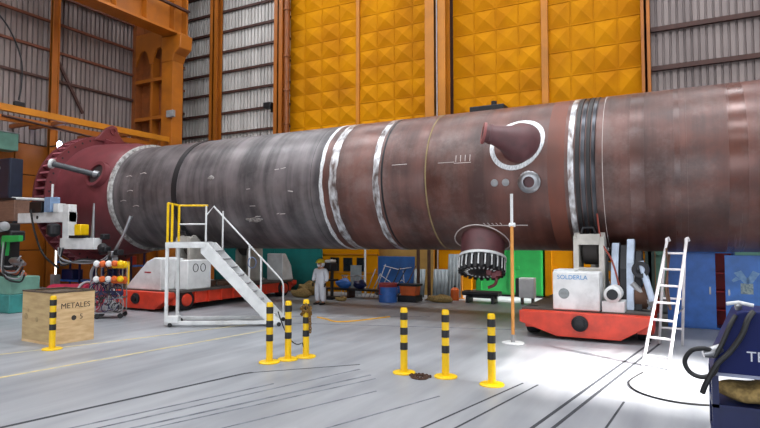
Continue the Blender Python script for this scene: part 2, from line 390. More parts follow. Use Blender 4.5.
bm = bm_(); tube(bm, smoothpath([(0, -1.3, 4.2), (0, -.5, 3.4), (0, .05, 2.2), (0, .1, 1.0), (0, 0, .3)]), .035, 6)
t = thing('wall_winch', 'small dark winch box with a hanging cable on the bright wall rail', 'winch', (-26.0, 14.4, 8.425))
obj('cable', bm, M_dark, t); obj('housing', box(bm_(), -.1, .1, -.2, .25, 0, .22), M_dark, t, bevel=.03)
# floodlights
t = thing('floodlight', 'grey floodlight on the corrugated strip beside the downpipe column', 'lamp', (-21.3, 26.3, 10.3))
obj('housing', box(bm_(), -.35, .2, -.35, .1, 0, .35), M_dark, t, bevel=.04); obj('bracket', box(bm_(), -.05, .45, .0, .1, -.2, .1), M_dark, t)
t = thing('work_lamp', 'glowing white work lamp behind the red flange', 'lamp', (-28.2, 17.62, 7.05))
bm = bm_(); ball(bm, (.15, 0, .3), .09, .13, .2); obj('lamp_glass', bm, M_glow, t); obj('bracket', box(bm_(), -.63, .1, -.04, .04, .25, .3), M_dark, t)
t = thing('wall_cabinet', 'pale green cabinet fixed high on the left orange panelling', 'cabinet', (-28.9, 15.3, 6.8))
obj('housing', box(bm_(), -.4, .4, -1.2, .55, 0, .85), M_lgreen, t, bevel=.03); obj('lid', box(bm_(), -.43, .43, -1.22, .58, .85, .9), M_grey, t)

# floor markings
def strip(bm, a, b, w, z=.004):
    a, b = Vector((*a, 0)), Vector((*b, 0)); d = (b-a).normalized(); n = Vector((-d.y, d.x, 0))*w/2
    q = [a-n, a+n, b+n, b-n]; v = [bm.verts.new((p.x, p.y, z)) for p in q]; u = [bm.verts.new((p.x, p.y, 0.0005)) for p in q]
    bm.faces.new(v); bm.faces.new(u[::-1])
    for i in range(4): bm.faces.new((u[i], u[(i+1) % 4], v[(i+1) % 4], v[i]))
    return bm
def line(name, pts, w, m, label):
    bm = bm_()
    for a, b in zip(pts[:-1], pts[1:]): strip(bm, a, b, w)
    return struct(name, bm, m, fl, label=label)
line('painted_line', [(-10.75, 4.1), (-9.83, 12.0)], .09, M_yline, 'pale yellow painted line nearer the camera')
line('painted_line', [(-13.0, 6.0), (-12.05, 8.68), (-10.5, 14.2)], .09, M_yline, 'pale yellow painted line behind the crate')
line('floor_joint', [(-7.98, 3.0), (-6.98, 7.9), (-6.9, 8.05)], .07, M_joint, 'black joint line')
line('floor_joint', [(-6.95, 8.0), (-5.5, 9.55)], .03, M_joint, 'thin black joint line')
for a, b, w in (((-7.25, 3.5), (-6.05, 7.6), .04), ((-7.0, 3.5), (-5.3, 9.2), .04), ((-6.7, 3.6), (-4.9, 8.9), .05), ((-6.55, 3.6), (-4.7, 8.7), .03), ((-5.9, 3.6), (-4.3, 8.0), .03), ((-4.6, 4.5), (-3.3, 8.2), .03)):
    line('wear_mark', [a, b], w, M_joint2, None)
for a, b, w in (((-2.05, 5), (-.61, 14.7), .05), ((-1.82, 5), (-.4, 14.8), .05), ((-2.9, 5), (-2.1, 9.6), .03), ((-3.3, 5), (-2.35, 9.6), .03), ((-1.0, 6), (-.75, 9.2), .03)):
    line('rail_groove', [a, b], w, M_joint, None)
line('rail_groove', [(-13.5, 13.2), (-7.0, 16.6)], .06, M_joint2, None)
line('rail_groove', [(-13.8, 12.2), (-3.7, 15.3)], .06, M_joint2, None)

# ------------------------------------------------------------------ pressure vessel
D, ZC, R = 17.3, 4.315, 2.205
V = thing('pressure_vessel', 'huge brown and grey steel pressure vessel lying on red roller bogies', 'vessel', (0, D, ZC-R))
AX = Vector((1, 0, 0)); O = Vector((0, 0, R))
def vring(name, x0, x1, dr, m, label=None, r=R):
    o = obj(name, lathe(bm_(), [(x0, r-.03), (x0+.01, r+dr), (x1-.01, r+dr), (x1, r-.03)], O, AX, 160, closed=True), m, V)
    if label: o['label'] = label
    return o
def surf(x, deg, dr=0.):            # angle from -Y (towards the camera side), positive up
    a = math.radians(deg); return Vector((x, -(R+dr)*math.cos(a), R+(R+dr)*math.sin(a)))
prof = [(-20.45, R+.02)]
prof += [(-10.2, R)]
M_lap = mat('dark_lap', '#262224', .5)
o = obj('shell_section', lathe(bm_(), prof, O, AX, 160, capped=False), M_shellg, V); o['label'] = 'dark grey left shell section'
o = obj('shell_section', lathe(bm_(), [(-10.2, R), (-6.6, R), (-6.58, R-.012), (-6.5, R-.012), (-6.48, R), (-2.4, R), (-2.36, R-.02), (-1.7, R-.02), (-1.66, R), (5, R), (5.6, R*.93), (6.1, R*.75), (6.45, R*.4), (6.55, .01)], O, AX, 160, capped=False), M_shellr, V); o['label'] = 'brown primed shell section'
for gx, gw in ((-18.3, .05), (-17.5, .03), (-16.35, .06), (-15.8, .04), (-15.35, .04), (-14.9, .05), (-14.4, .03), (-13.9, .05), (-13.3, .07), (-12.6, .04), (-10.6, .03)): vring('girth_seam', gx, gx+gw, .004, M_lap)
# red skirt with base ring
o = obj('skirt', lathe(bm_(), [(-24.6, R+.42), (-23.6, R+.40), (-22.6, R+.36), (-21.4, R+.28), (-20.6, R+.12), (-20.42, R+.02)], O, AX, 128, capped=False), M_redp, V); o['label'] = 'dark red flared skirt'
fx0, fx1, RF = -24.55, -23.75, 3.02
brg = obj('base_ring', ring(bm_(), O, AX, R+.2, RF, fx0, fx0+.08, 128), M_redp, V)
crg = obj('compression_ring', ring(bm_(), O, AX, R+.35, RF-.02, fx1, fx1+.08, 128), M_redp, V)
M_gus = mat('gusset_pink', '#a8606a', .5, var=.08)  # paler than the red of the rings
for k in range(52):
    a = 2*PI*k/52
    mtx = Matrix.Translation(O) @ Matrix.Rotation(a, 4, 'X')
    obj('gusset', box(bm_(), fx0+.08, fx1, -.04, .04, R+.38, RF-.05, mtx), M_gus, V, smooth=False)
for k in range(44):
    a = 2*PI*(k+.5)/44; c, s = math.cos(a), math.sin(a); p = O+Vector((fx1+.08, 2.84*c, 2.84*s))
    obj('bolt_hole', cyl(bm_(), p-AX*.005, p+AX*.004, .045, 10), M_blk, crg)
# lifting lug on top of the ring
lg = obj('lifting_lug', prism(bm_(), [(-.85, 4.95), (-.6, 5.15), (-.2, 5.6), (.1, 5.78), (.34, 5.7), (.4, 5.45), (.65, 5.15), (1.0, 4.9)], 'yz', fx1+.0, fx1+.16), M_redp, V, smooth=False, bevel=.02)
bm = bm_(); ring(bm, (fx1-.03, .12, 5.5), AX, .09, .17, 0, .24, 20); obj('eye', bm, M_redp, lg)
obj('stiffener_plate', prism(bm_(), [(-23.7, 4.6), (-23.7, 5.1), (-22.9, 4.85), (-21.3, 4.62), (-21.0, 4.4)], 'xz', -.3, -.2), M_redp, lg, smooth=False)
# manway in the skirt with a shaft standing out of it
mc = Vector((-21.2, -2.31, R+.83)); md = Vector((0, -.94, .34)).normalized()
mw = obj('manway', lathe(bm_(), [(-.25, .42), (.14, .42), (.14, .56), (-.25, .56)], mc, md, 40, closed=True), M_redp, V)
obj('opening', cyl(bm_(), mc-md*.2, mc+md*.05, .43, 32), mat('manway_dark', '#3a2c2c', .8), mw)
e = Vector((-22.72, -3.28, 3.47)); mc = mc+Vector((.3, .1, -.08))
sh = obj('shaft', tube(bm_(), [mc-md*.05, e], .12, 20), mat('shaft_grey', '#55575b', .4, .4), V)
sd = (e-mc).normalized(); obj('white_end', cyl(bm_(), e-sd*.02, e+sd*.1, .2, 24), M_white, sh)
obj('collar', cyl(bm_(), mc+sd*.25, mc+sd*.45, .16, 20), M_steel, sh)
# seams, straps, ground bands
vring('weld_seam', -20.56, -20.38, .10, mat('mottled_weld', '#d6d6d4', .5, .2, col2='#827d7a', scale=5), 'pale weld seam between skirt and shell', R+.04)
vring('strap', -17.0, -16.72, .035, M_blk, 'black strap ring')
def wavy(name, xc, w, amp, dr, m, label, rr=R):
    bm = bm_(); N = 220; rows = []
    for k in range(N):
        a = 2*PI*k/N; c, s = math.cos(a), math.sin(a); r = rr+dr
        x0 = xc-w/2+amp*(math.sin(9*a)+.6*math.sin(23*a+1)); x1 = xc+w/2+amp*(math.sin(11*a+2)+.6*math.sin(27*a))
        rows.append([bm.verts.new(O+Vector((x0-.01, (rr-.02)*c, (rr-.02)*s))), bm.verts.new(O+Vector((x0, r*c, r*s))), bm.verts.new(O+Vector((x1, r*c, r*s))), bm.verts.new(O+Vector((x1+.01, (rr-.02)*c, (rr-.02)*s)))])
    for k in range(N):
        a, b = rows[k], rows[(k+1) % N]
        for j in range(3): bm.faces.new((a[j], a[j+1], b[j+1], b[j]))
    o = obj(name, bm, m, V); o['label'] = label
wavy('ground_band', -10.17, .12, .012, .012, M_bright, 'thin wavy bright ground band')
M_patchy = mat('patchy_ground_steel', '#e2e4e8', .3, .5, col2='#6b5c58', scale=3.2, stretch=(2.5, 1, 1))
wavy('ground_band', -9.72, .28, .014, .008, M_patchy, 'patchy bright ground band')
wavy('ground_band', -8.15, .2, .012, .010, M_patchy, 'bright ground band beside a dark seam')
vring('seam', -7.98, -7.9, .006, M_dark, 'dark seam')
M_steelb = mat('blued_steel_band', '#54565c', .28, .7, col2='#2a2a2e', scale=2, stretch=(5, .3, .3))
for a, b, m, l in ((-2.48, -2.32, M_patchy, 'bright edge band'), (-2.3, -2.18, M_blk, 'black band'), (-2.16, -2.05, M_steelb, 'steel band'), (-2.03, -1.92, M_blk, 'black band'), (-1.9, -1.8, M_steelb, 'steel band')):
    vring('band', a, b, .012, m, l)
vring('chalk_and_streak_line', -1.64, -1.61, .005, M_chalk, 'thin white chalk ring')
vring('chalk_and_streak_line', -6.52, -6.46, .005, M_ychalk, 'yellowish chalk ring')
for x in (-.9, .05, .25): vring('chalk_and_streak_line', x, x+.02, .003, mat('reflection_streak', '#8d7f7c', .5), 'faint grey ring painted as a reflected streak')  # pale rings painted where lamp reflections streak the shell
mat_shell('glint_plate', '#46251d', '#693f34', 1.2, .30)  # shell colour made smoother, bands added to catch vertical reflection streaks
for a, b in ((-1.0, -.66), (-.02, .12), (1.1, 1.5)): vring('glint_band', a, b, .003, MATS['glint_plate'])
vring('scale_band', -3.0, -2.55, .004, mat('rust_red_plate', '#7d4636', .5, .2, col2='#5d3c34', scale=1.2, stretch=(1, .4, .4)), 'rust red plate band')
# large side nozzle
def disc_on_shell(xc, deg, ra, rb, r_in, dr, m, name, label, par=V, n=56, shear=0.):
    bm = bm_(); rows = []
    for k in range(n):
        t = 2*PI*k/n; row = []
        for f, d in ((r_in, -.02), (r_in, dr), (1, dr), (1.02, -.02)):
            row.append(bm.verts.new(surf(xc+ra*f*math.cos(t)+shear*f*math.sin(t), deg+math.degrees(rb*f*math.sin(t)/R), d)))
        rows.append(row)
    for k in range(n):
        a, b = rows[k], rows[(k+1) % n]
        for j in range(3): bm.faces.new((a[j], a[j+1], b[j+1], b[j]))
    if r_in < .05: pass
    o = obj(name, bm, m, par); o['label'] = label; return o
disc_on_shell(-3.82, 20.5, .74, .78, .84, .02, M_bright, 'weld_ring', 'bright ring weld round the large nozzle', shear=.08)
nz = obj('nozzle', tube(bm_(), smoothpath([(-3.72, -1.6, R+.72), (-3.76, -2.1, R+.75), (-3.9, -2.42, R+.80), (-4.15, -2.65, R+.88), (-4.5, -2.82, R+.97)], 3), [.62, .62, .6, .57, .52, .46, .41, .37, .33, .29, .26, .24, .24], 32), M_redp2, V); nz['label'] = 'large brown side nozzle'
a = Vector((-4.5, -2.82, R+.97)); dn = Vector((-.88, -.42, .18)).normalized()
M_flg = mat('pink_primer', '#9c5a58', .5)
for h, r, m in ((-.2, .27, M_redp2), (-.02, .29, M_flg)):
    obj('flange', lathe(bm_(), [(h, .17), (h, r), (h+.07, r), (h+.07, .17)], a, dn, 32, closed=True), m, nz)
obj('bore', cyl(bm_(), a-dn*.02, a+dn*.04, .18, 24), M_blk, nz)
# small nozzle and two bosses
bm = bm_(); p0, p1 = surf(-3.45, -8.6, -.1), surf(-3.45, -8.6, .16); dd = (p1-p0).normalized()
lathe(bm, [(0, .12), (.16, .3), (.22, .3), (.26, .24), (.26, .15), (.1, .15)], p0, dd, 32, closed=True)
sn = obj('small_nozzle', bm, M_steel, V); sn['label'] = 'small round nozzle with bright weld ring'
obj('bore', cyl(bm_(), p0, p0+dd*.15, .17, 24), M_redp2, sn)
for x in (-4.42, -4.11): obj('boss', lathe(bm_(), [(-.05, .11), (.03, .1), (.05, .06)], surf(x, -8.2), surf(x, -8.2, 1)-surf(x, -8.2), 16), M_grey, V)
# chalk cross with arrow and lettering strokes
def sline(name, pts, r=.012, m=M_chalk):
    return obj(name, tube(bm_(), [surf(x, d, .004) for x, d in pts], r, 5), m, V)
sline('chalk_mark', [(-4.95+.1*k, -42) for k in range(14)])
for k in range(5): sline('chalk_mark', [(-4.9+.12*k, -39.5), (-4.85+.12*k, -41.2)], .009)
sline('chalk_mark', [(-6.1+.1*k, 9) for k in range(6)], .008); sline('chalk_mark', [(-5.6+.1*k, 8) for k in range(6)], .008)
for k in range(4): sline('chalk_mark', [(-5.55+.14*k, 14), (-5.55+.14*k, 9)], .008)
sline('chalk_mark', [(-7.6+.1*k, 10) for k in range(6)], .008)
for x, d in ((-19.7, 18), (-19.5, 2), (-18.9, 20), (-19.9, -8), (-19.2, -14)):
    sline('chalk_mark', [(x, d), (x+.2, d+1), (x+.35, d)], .02)
random.seed(3)
for k in range(8):
    x, d = random.uniform(-14, -11), random.uniform(-30, 20); sline('chalk_mark', [(x, d), (x+random.uniform(.1, .25), d+random.uniform(-1, 1))], .012)
for k, (x, d, w_, h_) in enumerate(((-18.9, 16, .26, 3), (-19.1, -3, .3, 3.5), (-20.0, 6, .1, 2.5), (-20.05, -2, .1, 2), (-19.9, -12, .12, 2.5), (-20.1, 20, .1, 2), (-19.5, 26, .16, 3), (-13.2, -32, .5, 2), (-15.0, 10, .2, 2))):
    bm = bm_(); w_ *= 1.3; h_ *= 2.2; g = {}
    for i in range(7):
        for j in range(5):
            u_, v_ = i/3-1, j/2-1; g[i, j] = bm.verts.new(surf(x+u_*w_/2*(1+.25*math.sin(3*v_+k)), d+v_*h_/2*(1+.25*math.sin(4*u_+k)), .004))
    for i in range(6):
        for j in range(4): bm.faces.new((g[i, j], g[i+1, j], g[i+1, j+1], g[i, j+1]))
    o = obj('scuff', bm, mat('ground_scuff', '#b5b0ac', .5, .3, col2='#6a6462', scale=9), V); so = o.modifiers.new('solid', 'SOLIDIFY'); so.thickness = .012; so.offset = 0
# bottom nozzle with blind flange
bd = Vector((.06, -.36, -.93)).normalized(); bc = Vector((-5.13, -1.0, .36))
bn = obj('bottom_nozzle', lathe(bm_(), [(-.5, .68), (.0, .66), (.5, .63), (.6, .66)], bc, bd, 48), M_redp2, V); bn['label'] = 'brown bottom nozzle'
wr = bm_(); pts = []
for k in range(48):
    t = 2*PI*k/48; pts.append(surf(-5.14+.82*math.cos(t), -61+math.degrees(.78*math.sin(t)/R), .012))
obj('chalk_ring', tube(wr, pts, .018, 6, closed=True), M_chalk, V)
obj('flange', lathe(bm_(), [(.6, .4), (.6, .70), (.68, .71), (.68, .4)], bc, bd, 48, closed=True), M_white, bn)['label'] = 'white flange ring'
obj('core', lathe(bm_(), [(.68, .5), (1.0, .5)], bc, bd, 40), M_dark, bn)
obj('blind_plate', lathe(bm_(), [(.92, .66), (1.02, .66), (1.06, .6), (1.06, .01)], bc, bd, 48), M_dark, bn)['label'] = 'dark blind plate'
u, v = frame_of(bd)
for k in range(22):
    a = 2*PI*k/22; q = bc+(u*math.cos(a)+v*math.sin(a))*.63
    obj('stud', cyl(bm_(), q+bd*.66, q+bd*1.1, .06, 8), M_blk, bn)
    a += PI/22; q2 = bc+bd*.70+(u*math.cos(a)+v*math.sin(a))*.67; q3 = bc+bd*1.0+(u*math.cos(a)+v*math.sin(a))*.68; q4 = bc+bd*1.07+(u*math.cos(a)+v*math.sin(a))*.4
    obj('stiffener', tube(bm_(), [q2, q3, q4], .022, 5), M_white, bn)
hp = bc+bd*1.03+Vector((.42, -.1, .0))
obj('shackle', tube(bm_(), smoothpath([hp, hp+Vector((.06, -.02, -.16)), hp+Vector((-.0, 0, -.36)), hp+Vector((-.2, 0, -.46))], 5), .045, 8), M_redp, bn)
for k, (x, z) in enumerate(((-.15, -.02), (.0, -.1), (.12, -.04))): obj('clamp', box(bm_(), hp.x+x-.08, hp.x+x+.08, hp.y-.1, hp.y+.05, hp.z+z-.08, hp.z+z+.08), M_redp, bn, bevel=.02)
# lug on top of the shell and electric heater blanket strip
bm = bm_(); box(bm, -5.75, -4.65, -.35, .35, 2*R-.06, 2*R+.14); tl = obj('saddle_plate', bm, M_dark, V, bevel=.02)
obj('post', cyl(bm_(), (-5.05, 0, 2*R+.1), (-5.05, 0, 2*R+.32), .09, 12), M_dark, tl)

# ------------------------------------------------------------------ roller bogies
def bogie(xc, label, y0):
    y1 = 20.4
    t = thing('roller_bogie', label, 'roller bogie', (xc, 17.3, 0), 0, 'red roller bogies under the vessel'); yc = 17.3
    l0, l1 = y0-yc, y1-yc
    fr = [(-1.5, .66), (1.5, .66), (1.5, .48), (.85, .08), (-.6, .08), (-1.5, .38)]
    obj('end_beam', prism(bm_(), fr, 'xz', l0, l0+.3), M_red, t, smooth=False, bevel=.015)
    obj('end_beam', prism(bm_(), fr, 'xz', l1-.3, l1), M_red, t, smooth=False, bevel=.015)
    for s in (-1, 1): 
        obj('side_beam', box(bm_(), s*1.3-.12, s*1.3+.12, l0+.3, l1-.3, .22, .66), M_red, t, smooth=False)
        for k in range(7): obj('rib', box(bm_(), s*1.42-.06 if s > 0 else -1.5, 1.5 if s > 0 else -1.36, l0+1.2+k*.65, l0+1.26+k*.65, .22, .64), M_red, t, smooth=False)
    obj('deck', box(bm_(), -1.5, 1.5, l0+.28, l1-.28, .62, .7), mat('deck_steel', '#57504c', .7, .2, grime=.3), t, smooth=False)
    for sx in (-1, 1):
        for yy in (l0+.85, l1-.85):
            w = obj('wheel', lathe(bm_(), [(-.14, .05), (-.14, .34), (-.1, .36), (.1, .36), (.14, .34), (.14, .05)], (sx*1.32, yy, .36), (1, 0, 0), 32), M_dark, t)
            obj('hub', lathe(bm_(), [(0, .22), (.06, .2), (.09, .08)], (sx*1.46, yy, .36), (sx, 0, 0), 20), M_red, w)
    hb = obj('hub_boss', lathe(bm_(), [(0, .19), (.05, .19), (.08, .12), (.13, .12), (.15, .05)], (-.05, l0, .42), (0, -1, 0), 20), M_dark, t)
    return t, l0, l1
t, l0, l1 = bogie(-2.05, 'red roller bogie near the white ladder with a square white gearbox', 14.2)
gb = obj('gearbox', box(bm_(), -.72, .38, l0+.25, l0+.95, .7, 1.64), M_white, t, bevel=.03); gb['label'] = 'white square gearbox housing with blue lettering'
text('lettering', 'SOLDERLA', .15, mat('blue_letter', '#2f8fd0', .5), gb, face_front(-.25, l0+.246, 1.5))
bm = bm_(); lathe(bm, [(0, .13), (.004, .13)], (-.45, l0+.25, 1.1), (0, -1, 0), 20); obj('emblem', bm, mat('emblem_grey', '#8d9496', .6, scale=14), gb)
obj('lid', box(bm_(), -.7, -.2, l0+.3, l0+1.1, 1.62, 1.68), M_white, gb)
mt = obj('motor', lathe(bm_(), [(-.3, .05), (-.3, .2), (.3, .2), (.34, .12), (.34, .02)], (.66, l0+.6, 1.12), (0, -1, 0), 28), M_white, t); mt['label'] = 'white motor'
obj('fan_cover', lathe(bm_(), [(0, .13), (.03, .12)], (.66, l0+.24, 1.12), (0, -1, 0), 20), M_dark, mt)
obj('motor_mount', box(bm_(), .42, .92, l0+.3, l0+1.0, .7, .95), M_white, t)
def roller_arm(t, l0, x0, x1, ybot, side, m):
    """portal frame holding one tyre against the shell; side -1 near, +1 far"""
    rr = .40; dz_ = 2.14; zr = ZC-dz_; yr = side*math.sqrt((R+rr)**2-dz_**2); xm = (x0+x1)/2
    ya, yb = yr-side*.30, yr+side*.62
    for x, sx in ((x0, 1), (x1, -1)):
        bm = bm_(); prism(bm, [(ya, .7), (yb, .7), (yb-side*.02, 2.5), (yr+side*.32, 2.62), (yr-side*.05, 2.3), (ya, 2.0)], 'yz', x, x+sx*.13); obj('fork', bm, m, t, smooth=False, bevel=.01)
    bm = bm_(); box(bm, x0+.1, x1-.1, min(yb-side*.14, yb), max(yb-side*.14, yb), 2.3, 2.58); obj('top_bar', bm, m, t, smooth=False, bevel=.01)
    bm = bm_(); box(bm, x0+.1, x1-.1, min(yb-side*.14, yb), max(yb-side*.14, yb), 1.45, 1.72); obj('cross_bar', bm, m, t, smooth=False, bevel=.01)
    obj('fork_base', box(bm_(), x0-.1, x1+.1, min(ya, yb), max(ya, yb), .7, .8), m, t, bevel=.02)
    w2 = (x1-x0)/2-.17
    rl = obj('roller', lathe(bm_(), [(-w2, .05), (-w2, rr-.04), (-w2+.04, rr), (w2-.04, rr), (w2, rr-.04), (w2, .05)], (xm, yr, zr), (1, 0, 0), 48), mat('tyre_rubber', '#3b3533', .7, var=.1), t); rl['label'] = 'dark rubber roller'
    obj('axle', cyl(bm_(), (x0-.05, yr, zr), (x1+.05, yr, zr), .07, 14), M_steel, rl)
    obj('hand_bracket', tube(bm_(), [(x0+.2, yb, 2.58), (x0+.25, yb, 2.74), (x1-.25, yb, 2.74), (x1-.2, yb, 2.58)], .03, 8), M_dark, t)
M_armw = mat('dull_white_paint', '#bdb8b0', .5, grime=.5)
roller_arm(t, l0, -.33, .42, None, -1, M_armw); roller_arm(t, l0, -.33, .42, None, 1, M_armw)
obj('cable_drum', lathe(bm_(), [(0, .02), (0, .3), (.3, .3), (.3, .02)], (1.1, -1.9, 1.0), (1, 0, 0), 28), M_rust, t)
M_pb = mat('pale_blue_paint', '#c4d2e6', .5, grime=.3)
for x, z1, m in ((.56, 2.35, M_pb), (.76, 2.3, M_dark), (.92, 2.45, M_pb), (1.1, 2.15, M_dark)):
    obj('lever_arm', prism(bm_(), [(-2.2, .7), (-1.6, .7), (-1.35, z1-.5), (-1.3, z1), (-1.65, z1), (-2.0, z1-.6)], 'yz', x, x+.17), m, t, smooth=False, bevel=.02)
for k, (x0_, z0_, x1_, z1_, m) in enumerate(((1.25, 1.9, 1.5, .95, M_pb), (1.05, 1.35, 1.5, .85, M_grey), (.95, 1.1, 1.45, .78, M_pb))):
    obj('link_rod', tube(bm_(), [(x0_, -2.15+.1*k, z0_), (x1_, -2.25+.1*k, z1_)], .075, 8), m, t)
bm = bm_(); lathe(bm, [(-.1, .1), (-.1, .2), (.1, .2), (.1, .1)], (1.25, -2.15, 1.7), (0, 1, 0), 24, closed=True); obj('clevis', bm, M_dark, t)
obj('guard', prism(bm_(), [(.95, .7), (1.45, .7), (1.3, 1.0), (1.05, 1.7), (.95, 1.7)], 'xz', -2.0, -1.85), M_armw, t, smooth=False)
o = obj('hose', tube(bm_(), smoothpath([(.25, -1.95, 3.1), (.35, -2.05, 2.4), (.6, -2.1, 1.9), (.75, -2.1, 1.3)]), .025, 6), mat('red_hose', '#8c3a2c', .5), t)

t, l0, l1 = bogie(-16.5, 'red roller bogie behind the white stairs with a sloped white housing', 13.25)
gb = obj('gearbox', prism(bm_(), [(-1.0, .7), (-.7, 1.0), (.1, 1.68), (.45, 1.82), (.8, 1.78), (.8, .7)], 'xz', l0+.3, l0+1.3), M_white, t, smooth=False, bevel=.03); gb['label'] = 'white sloped gearbox housing'
obj('red_stripe', box(bm_(), .0, .32, l0+.288, l0+.3, 1.28, 1.33), mat('stripe_red', '#a8323c', .5), gb)
obj('motor', lathe(bm_(), [(0, .05), (0, .16), (.34, .16), (.34, .04)], (-1.05, l0-.12, .6), (0, -.9, -.3), 20), M_steel, t)
o = obj('side_housing', box(bm_(), .8, 1.45, l0+.9, l0+2.0, .7, 1.72), M_white, t, bevel=.03)
for k in range(2): obj('drawn_loop', tube(bm_(), [(1.456, l0+1.25+k*.35+.12*math.cos(a*PI/8), 1.45+.14*math.sin(a*PI/8)) for a in range(16)], .012, 5, closed=True), M_hosek, o)
o = obj('far_housing', prism(bm_(), [(2.2, .7), (3.0, .7), (2.85, 1.3), (2.45, 1.85), (2.2, 1.85)], 'yz', .55, 1.4), M_white, t, smooth=False, bevel=.04); o['label'] = 'white far housing'
roller_arm(t, l0, -.35, .4, None, -1, M_armw); roller_arm(t, l0, -.35, .4, None, 1, M_armw)
o = obj('upright', box(bm_(), -1.1, -1.02, l0+.4, l0+.48, .7, 1.65), M_yel, t); o['label'] = 'yellow upright bar'
obj('lantern', lathe(bm_(), [(0, .1), (.2, .12), (.24, .2), (.3, .2), (.34, .08)], (1.15, 2.75, .7), (0, 0, 1), 20), M_steel, t)
for k, (x, yy) in enumerate(((.9, l0+2.4), (1.1, l0+3.0), (.6, l0+2.8), (1.2, l0+3.6))): obj('clamp_block', box(bm_(), x-.18, x+.18, yy-.15, yy+.15, .7, .86), M_rust, t, bevel=.02)

# ------------------------------------------------------------------ mobile stair platform
t = thing('mobile_stairs', 'white steel access stairs with yellow and white handrails', 'stairs', (-12.65, 11.13, 0), math.radians(31))
LN = 3.16; DP = 1.03; PZ = 2.36; px0, px1 = 0, 1.05
for nm, x, y, z1 in (('leg', 0, 0, PZ), ('leg', 0, DP, PZ)):
    obj(nm, box(bm_(), x-.04, x+.04, y-.04, y+.04, .14, z1), M_white, t, smooth=False)
obj('platform', box(bm_(), -.05, px1, -.05, DP+.05, PZ-.16, PZ), M_white, t, bevel=.01)
obj('platform_grate', box(bm_(), 0, px1-.05, 0, DP, PZ, PZ+.02), M_grey, t)
for y in (0, DP):
    obj('base_rail', box(bm_(), -.05, LN, y-.05, y+.05, .06, .16), M_white, t, bevel=.01)
    obj('stringer', prism(bm_(), [(px1-.12, PZ), (px1+.05, PZ), (LN+.05, .1), (LN-.05, .02), (LN-.28, .02), (px1-.12, PZ-.3)], 'xz', y-.03, y+.03), M_white, t, smooth=False)
obj('cross_rail', box(bm_(), -.05, .05, 0, DP, .06, .16), M_white, t)
for k in range(9):
    f = (k+1)/10; x = px1+(LN-.15-px1)*f; z = PZ*(1-f)
    obj('tread', box(bm_(), x-.13, x+.13, .03, DP-.03, z-.03, z), M_grey, t, smooth=False)
for x, y in ((0, 0), (0, DP), (LN-.15, 0), (LN-.15, DP)):
    w = obj('caster', lathe(bm_(), [(-.025, .02), (-.025, .06), (.025, .06), (.025, .02)], (x+.12, y-.04, .06), (0, 1, 0), 18), M_hosek, t)
o = obj('ballast_box', box(bm_(), -.02, .35, -.1, .2, .12, .3), M_white, t, bevel=.01)
RZ = 3.46
for y in (0, DP):
    for x in (.0, .12) if y == 0 else (.0,): 
        o = obj('rail_post', tube(bm_(), [(x, y, PZ), (x, y, RZ)], .035, 10), M_yel, t); o['label'] = 'yellow rail post'
o = obj('top_rail', tube(bm_(), [(0, 0, RZ), (0, DP, RZ), (.85, DP, RZ)], .03, 10), M_yel, t); o['label'] = 'yellow top rail'
o = obj('mid_rail', tube(bm_(), [(0, DP, 2.9), (.8, DP, 2.9)], .025, 8), M_white, t)
obj('rail_post', tube(bm_(), [(.8, DP, PZ), (.8, DP, RZ)], .03, 8), M_white, t)
obj('rail_post', tube(bm_(), [(1.3, DP, 2.0), (1.3, DP, 3.3)], .025, 8), M_white, t)
dz = PZ/(LN-px1)
for x in (2.1, 2.45): obj('rail_post', tube(bm_(), [(x, DP, PZ-(x-px1)*dz), (x, DP, 3.44-(x-1.02)*1.083)], .028, 8), M_white, t)
obj('handrail', tube(bm_(), [(.8, DP, RZ-.3), (1.02, DP, RZ-.02), (2.95, DP, 1.35), (3.08, DP, 1.2), (3.12, DP, 1.05), (3.12, DP, .12)], .026, 8), M_white, t)
obj('hose_loop', tube(bm_(), [(2.2+.12*math.cos(a*PI/9), DP-.1, 1.75+.16*math.sin(a*PI/9)) for a in range(18)], .014, 6, closed=True), mat('blue_hose', '#5c6f94', .5), t)

# ------------------------------------------------------------------ bollards
def bollard_proto():
    t = thing('bollard', '', 'bollard', (0, 0, 0)); r = .066
    obj('post', lathe(bm_(), [(.02, r), (1.1, r), (1.15, r*.98), (1.18, r*.8), (1.185, .005)], (0, 0, 0), (0, 0, 1), 28), M_yel, t)
    for z in (.49, .76, 1.03): obj('black_band', ring(bm_(), (0, 0, 0), (0, 0, 1), r-.005, r+.004, z-.065, z+.065, 28), M_blk, t)
    obj('base_plate', lathe(bm_(), [(0, .205), (.02, .205), (.03, .19), (.03, .01)], (0, 0, 0), (0, 0, 1), 36), M_yel, t)
    return t
proto = bollard_proto()
BL = [((-2.78, 9.24), 'rightmost yellow and black bollard, nearest to the measuring staff', 0),
      ((-3.66, 9.39), 'middle bollard of the right-hand trio of yellow and black bollards', 0),
      ((-4.44, 9.32), 'left bollard of the right-hand trio, a chain lying at its foot', 0),
      ((-6.84, 9.64), 'bollard with a rusty chain wrapped round its neck', 0),
      ((-7.01, 9.26), 'yellow and black bollard in the middle of three by the stair foot', 0),
      ((-7.17, 8.87), 'yellow and black bollard standing at the left of three by the stair foot', 0),
      ((-12.29, 7.68), 'lone yellow and black bollard in front of the wooden crate', 0)]
for k, ((x, y), lab, rz) in enumerate(BL):
    b = proto if k == 0 else copy_tree(proto)
    b.location = (x, y, 0); b.rotation_euler.z = k*.7; tag(b, lab, 'bollard', 'yellow and black bollards')
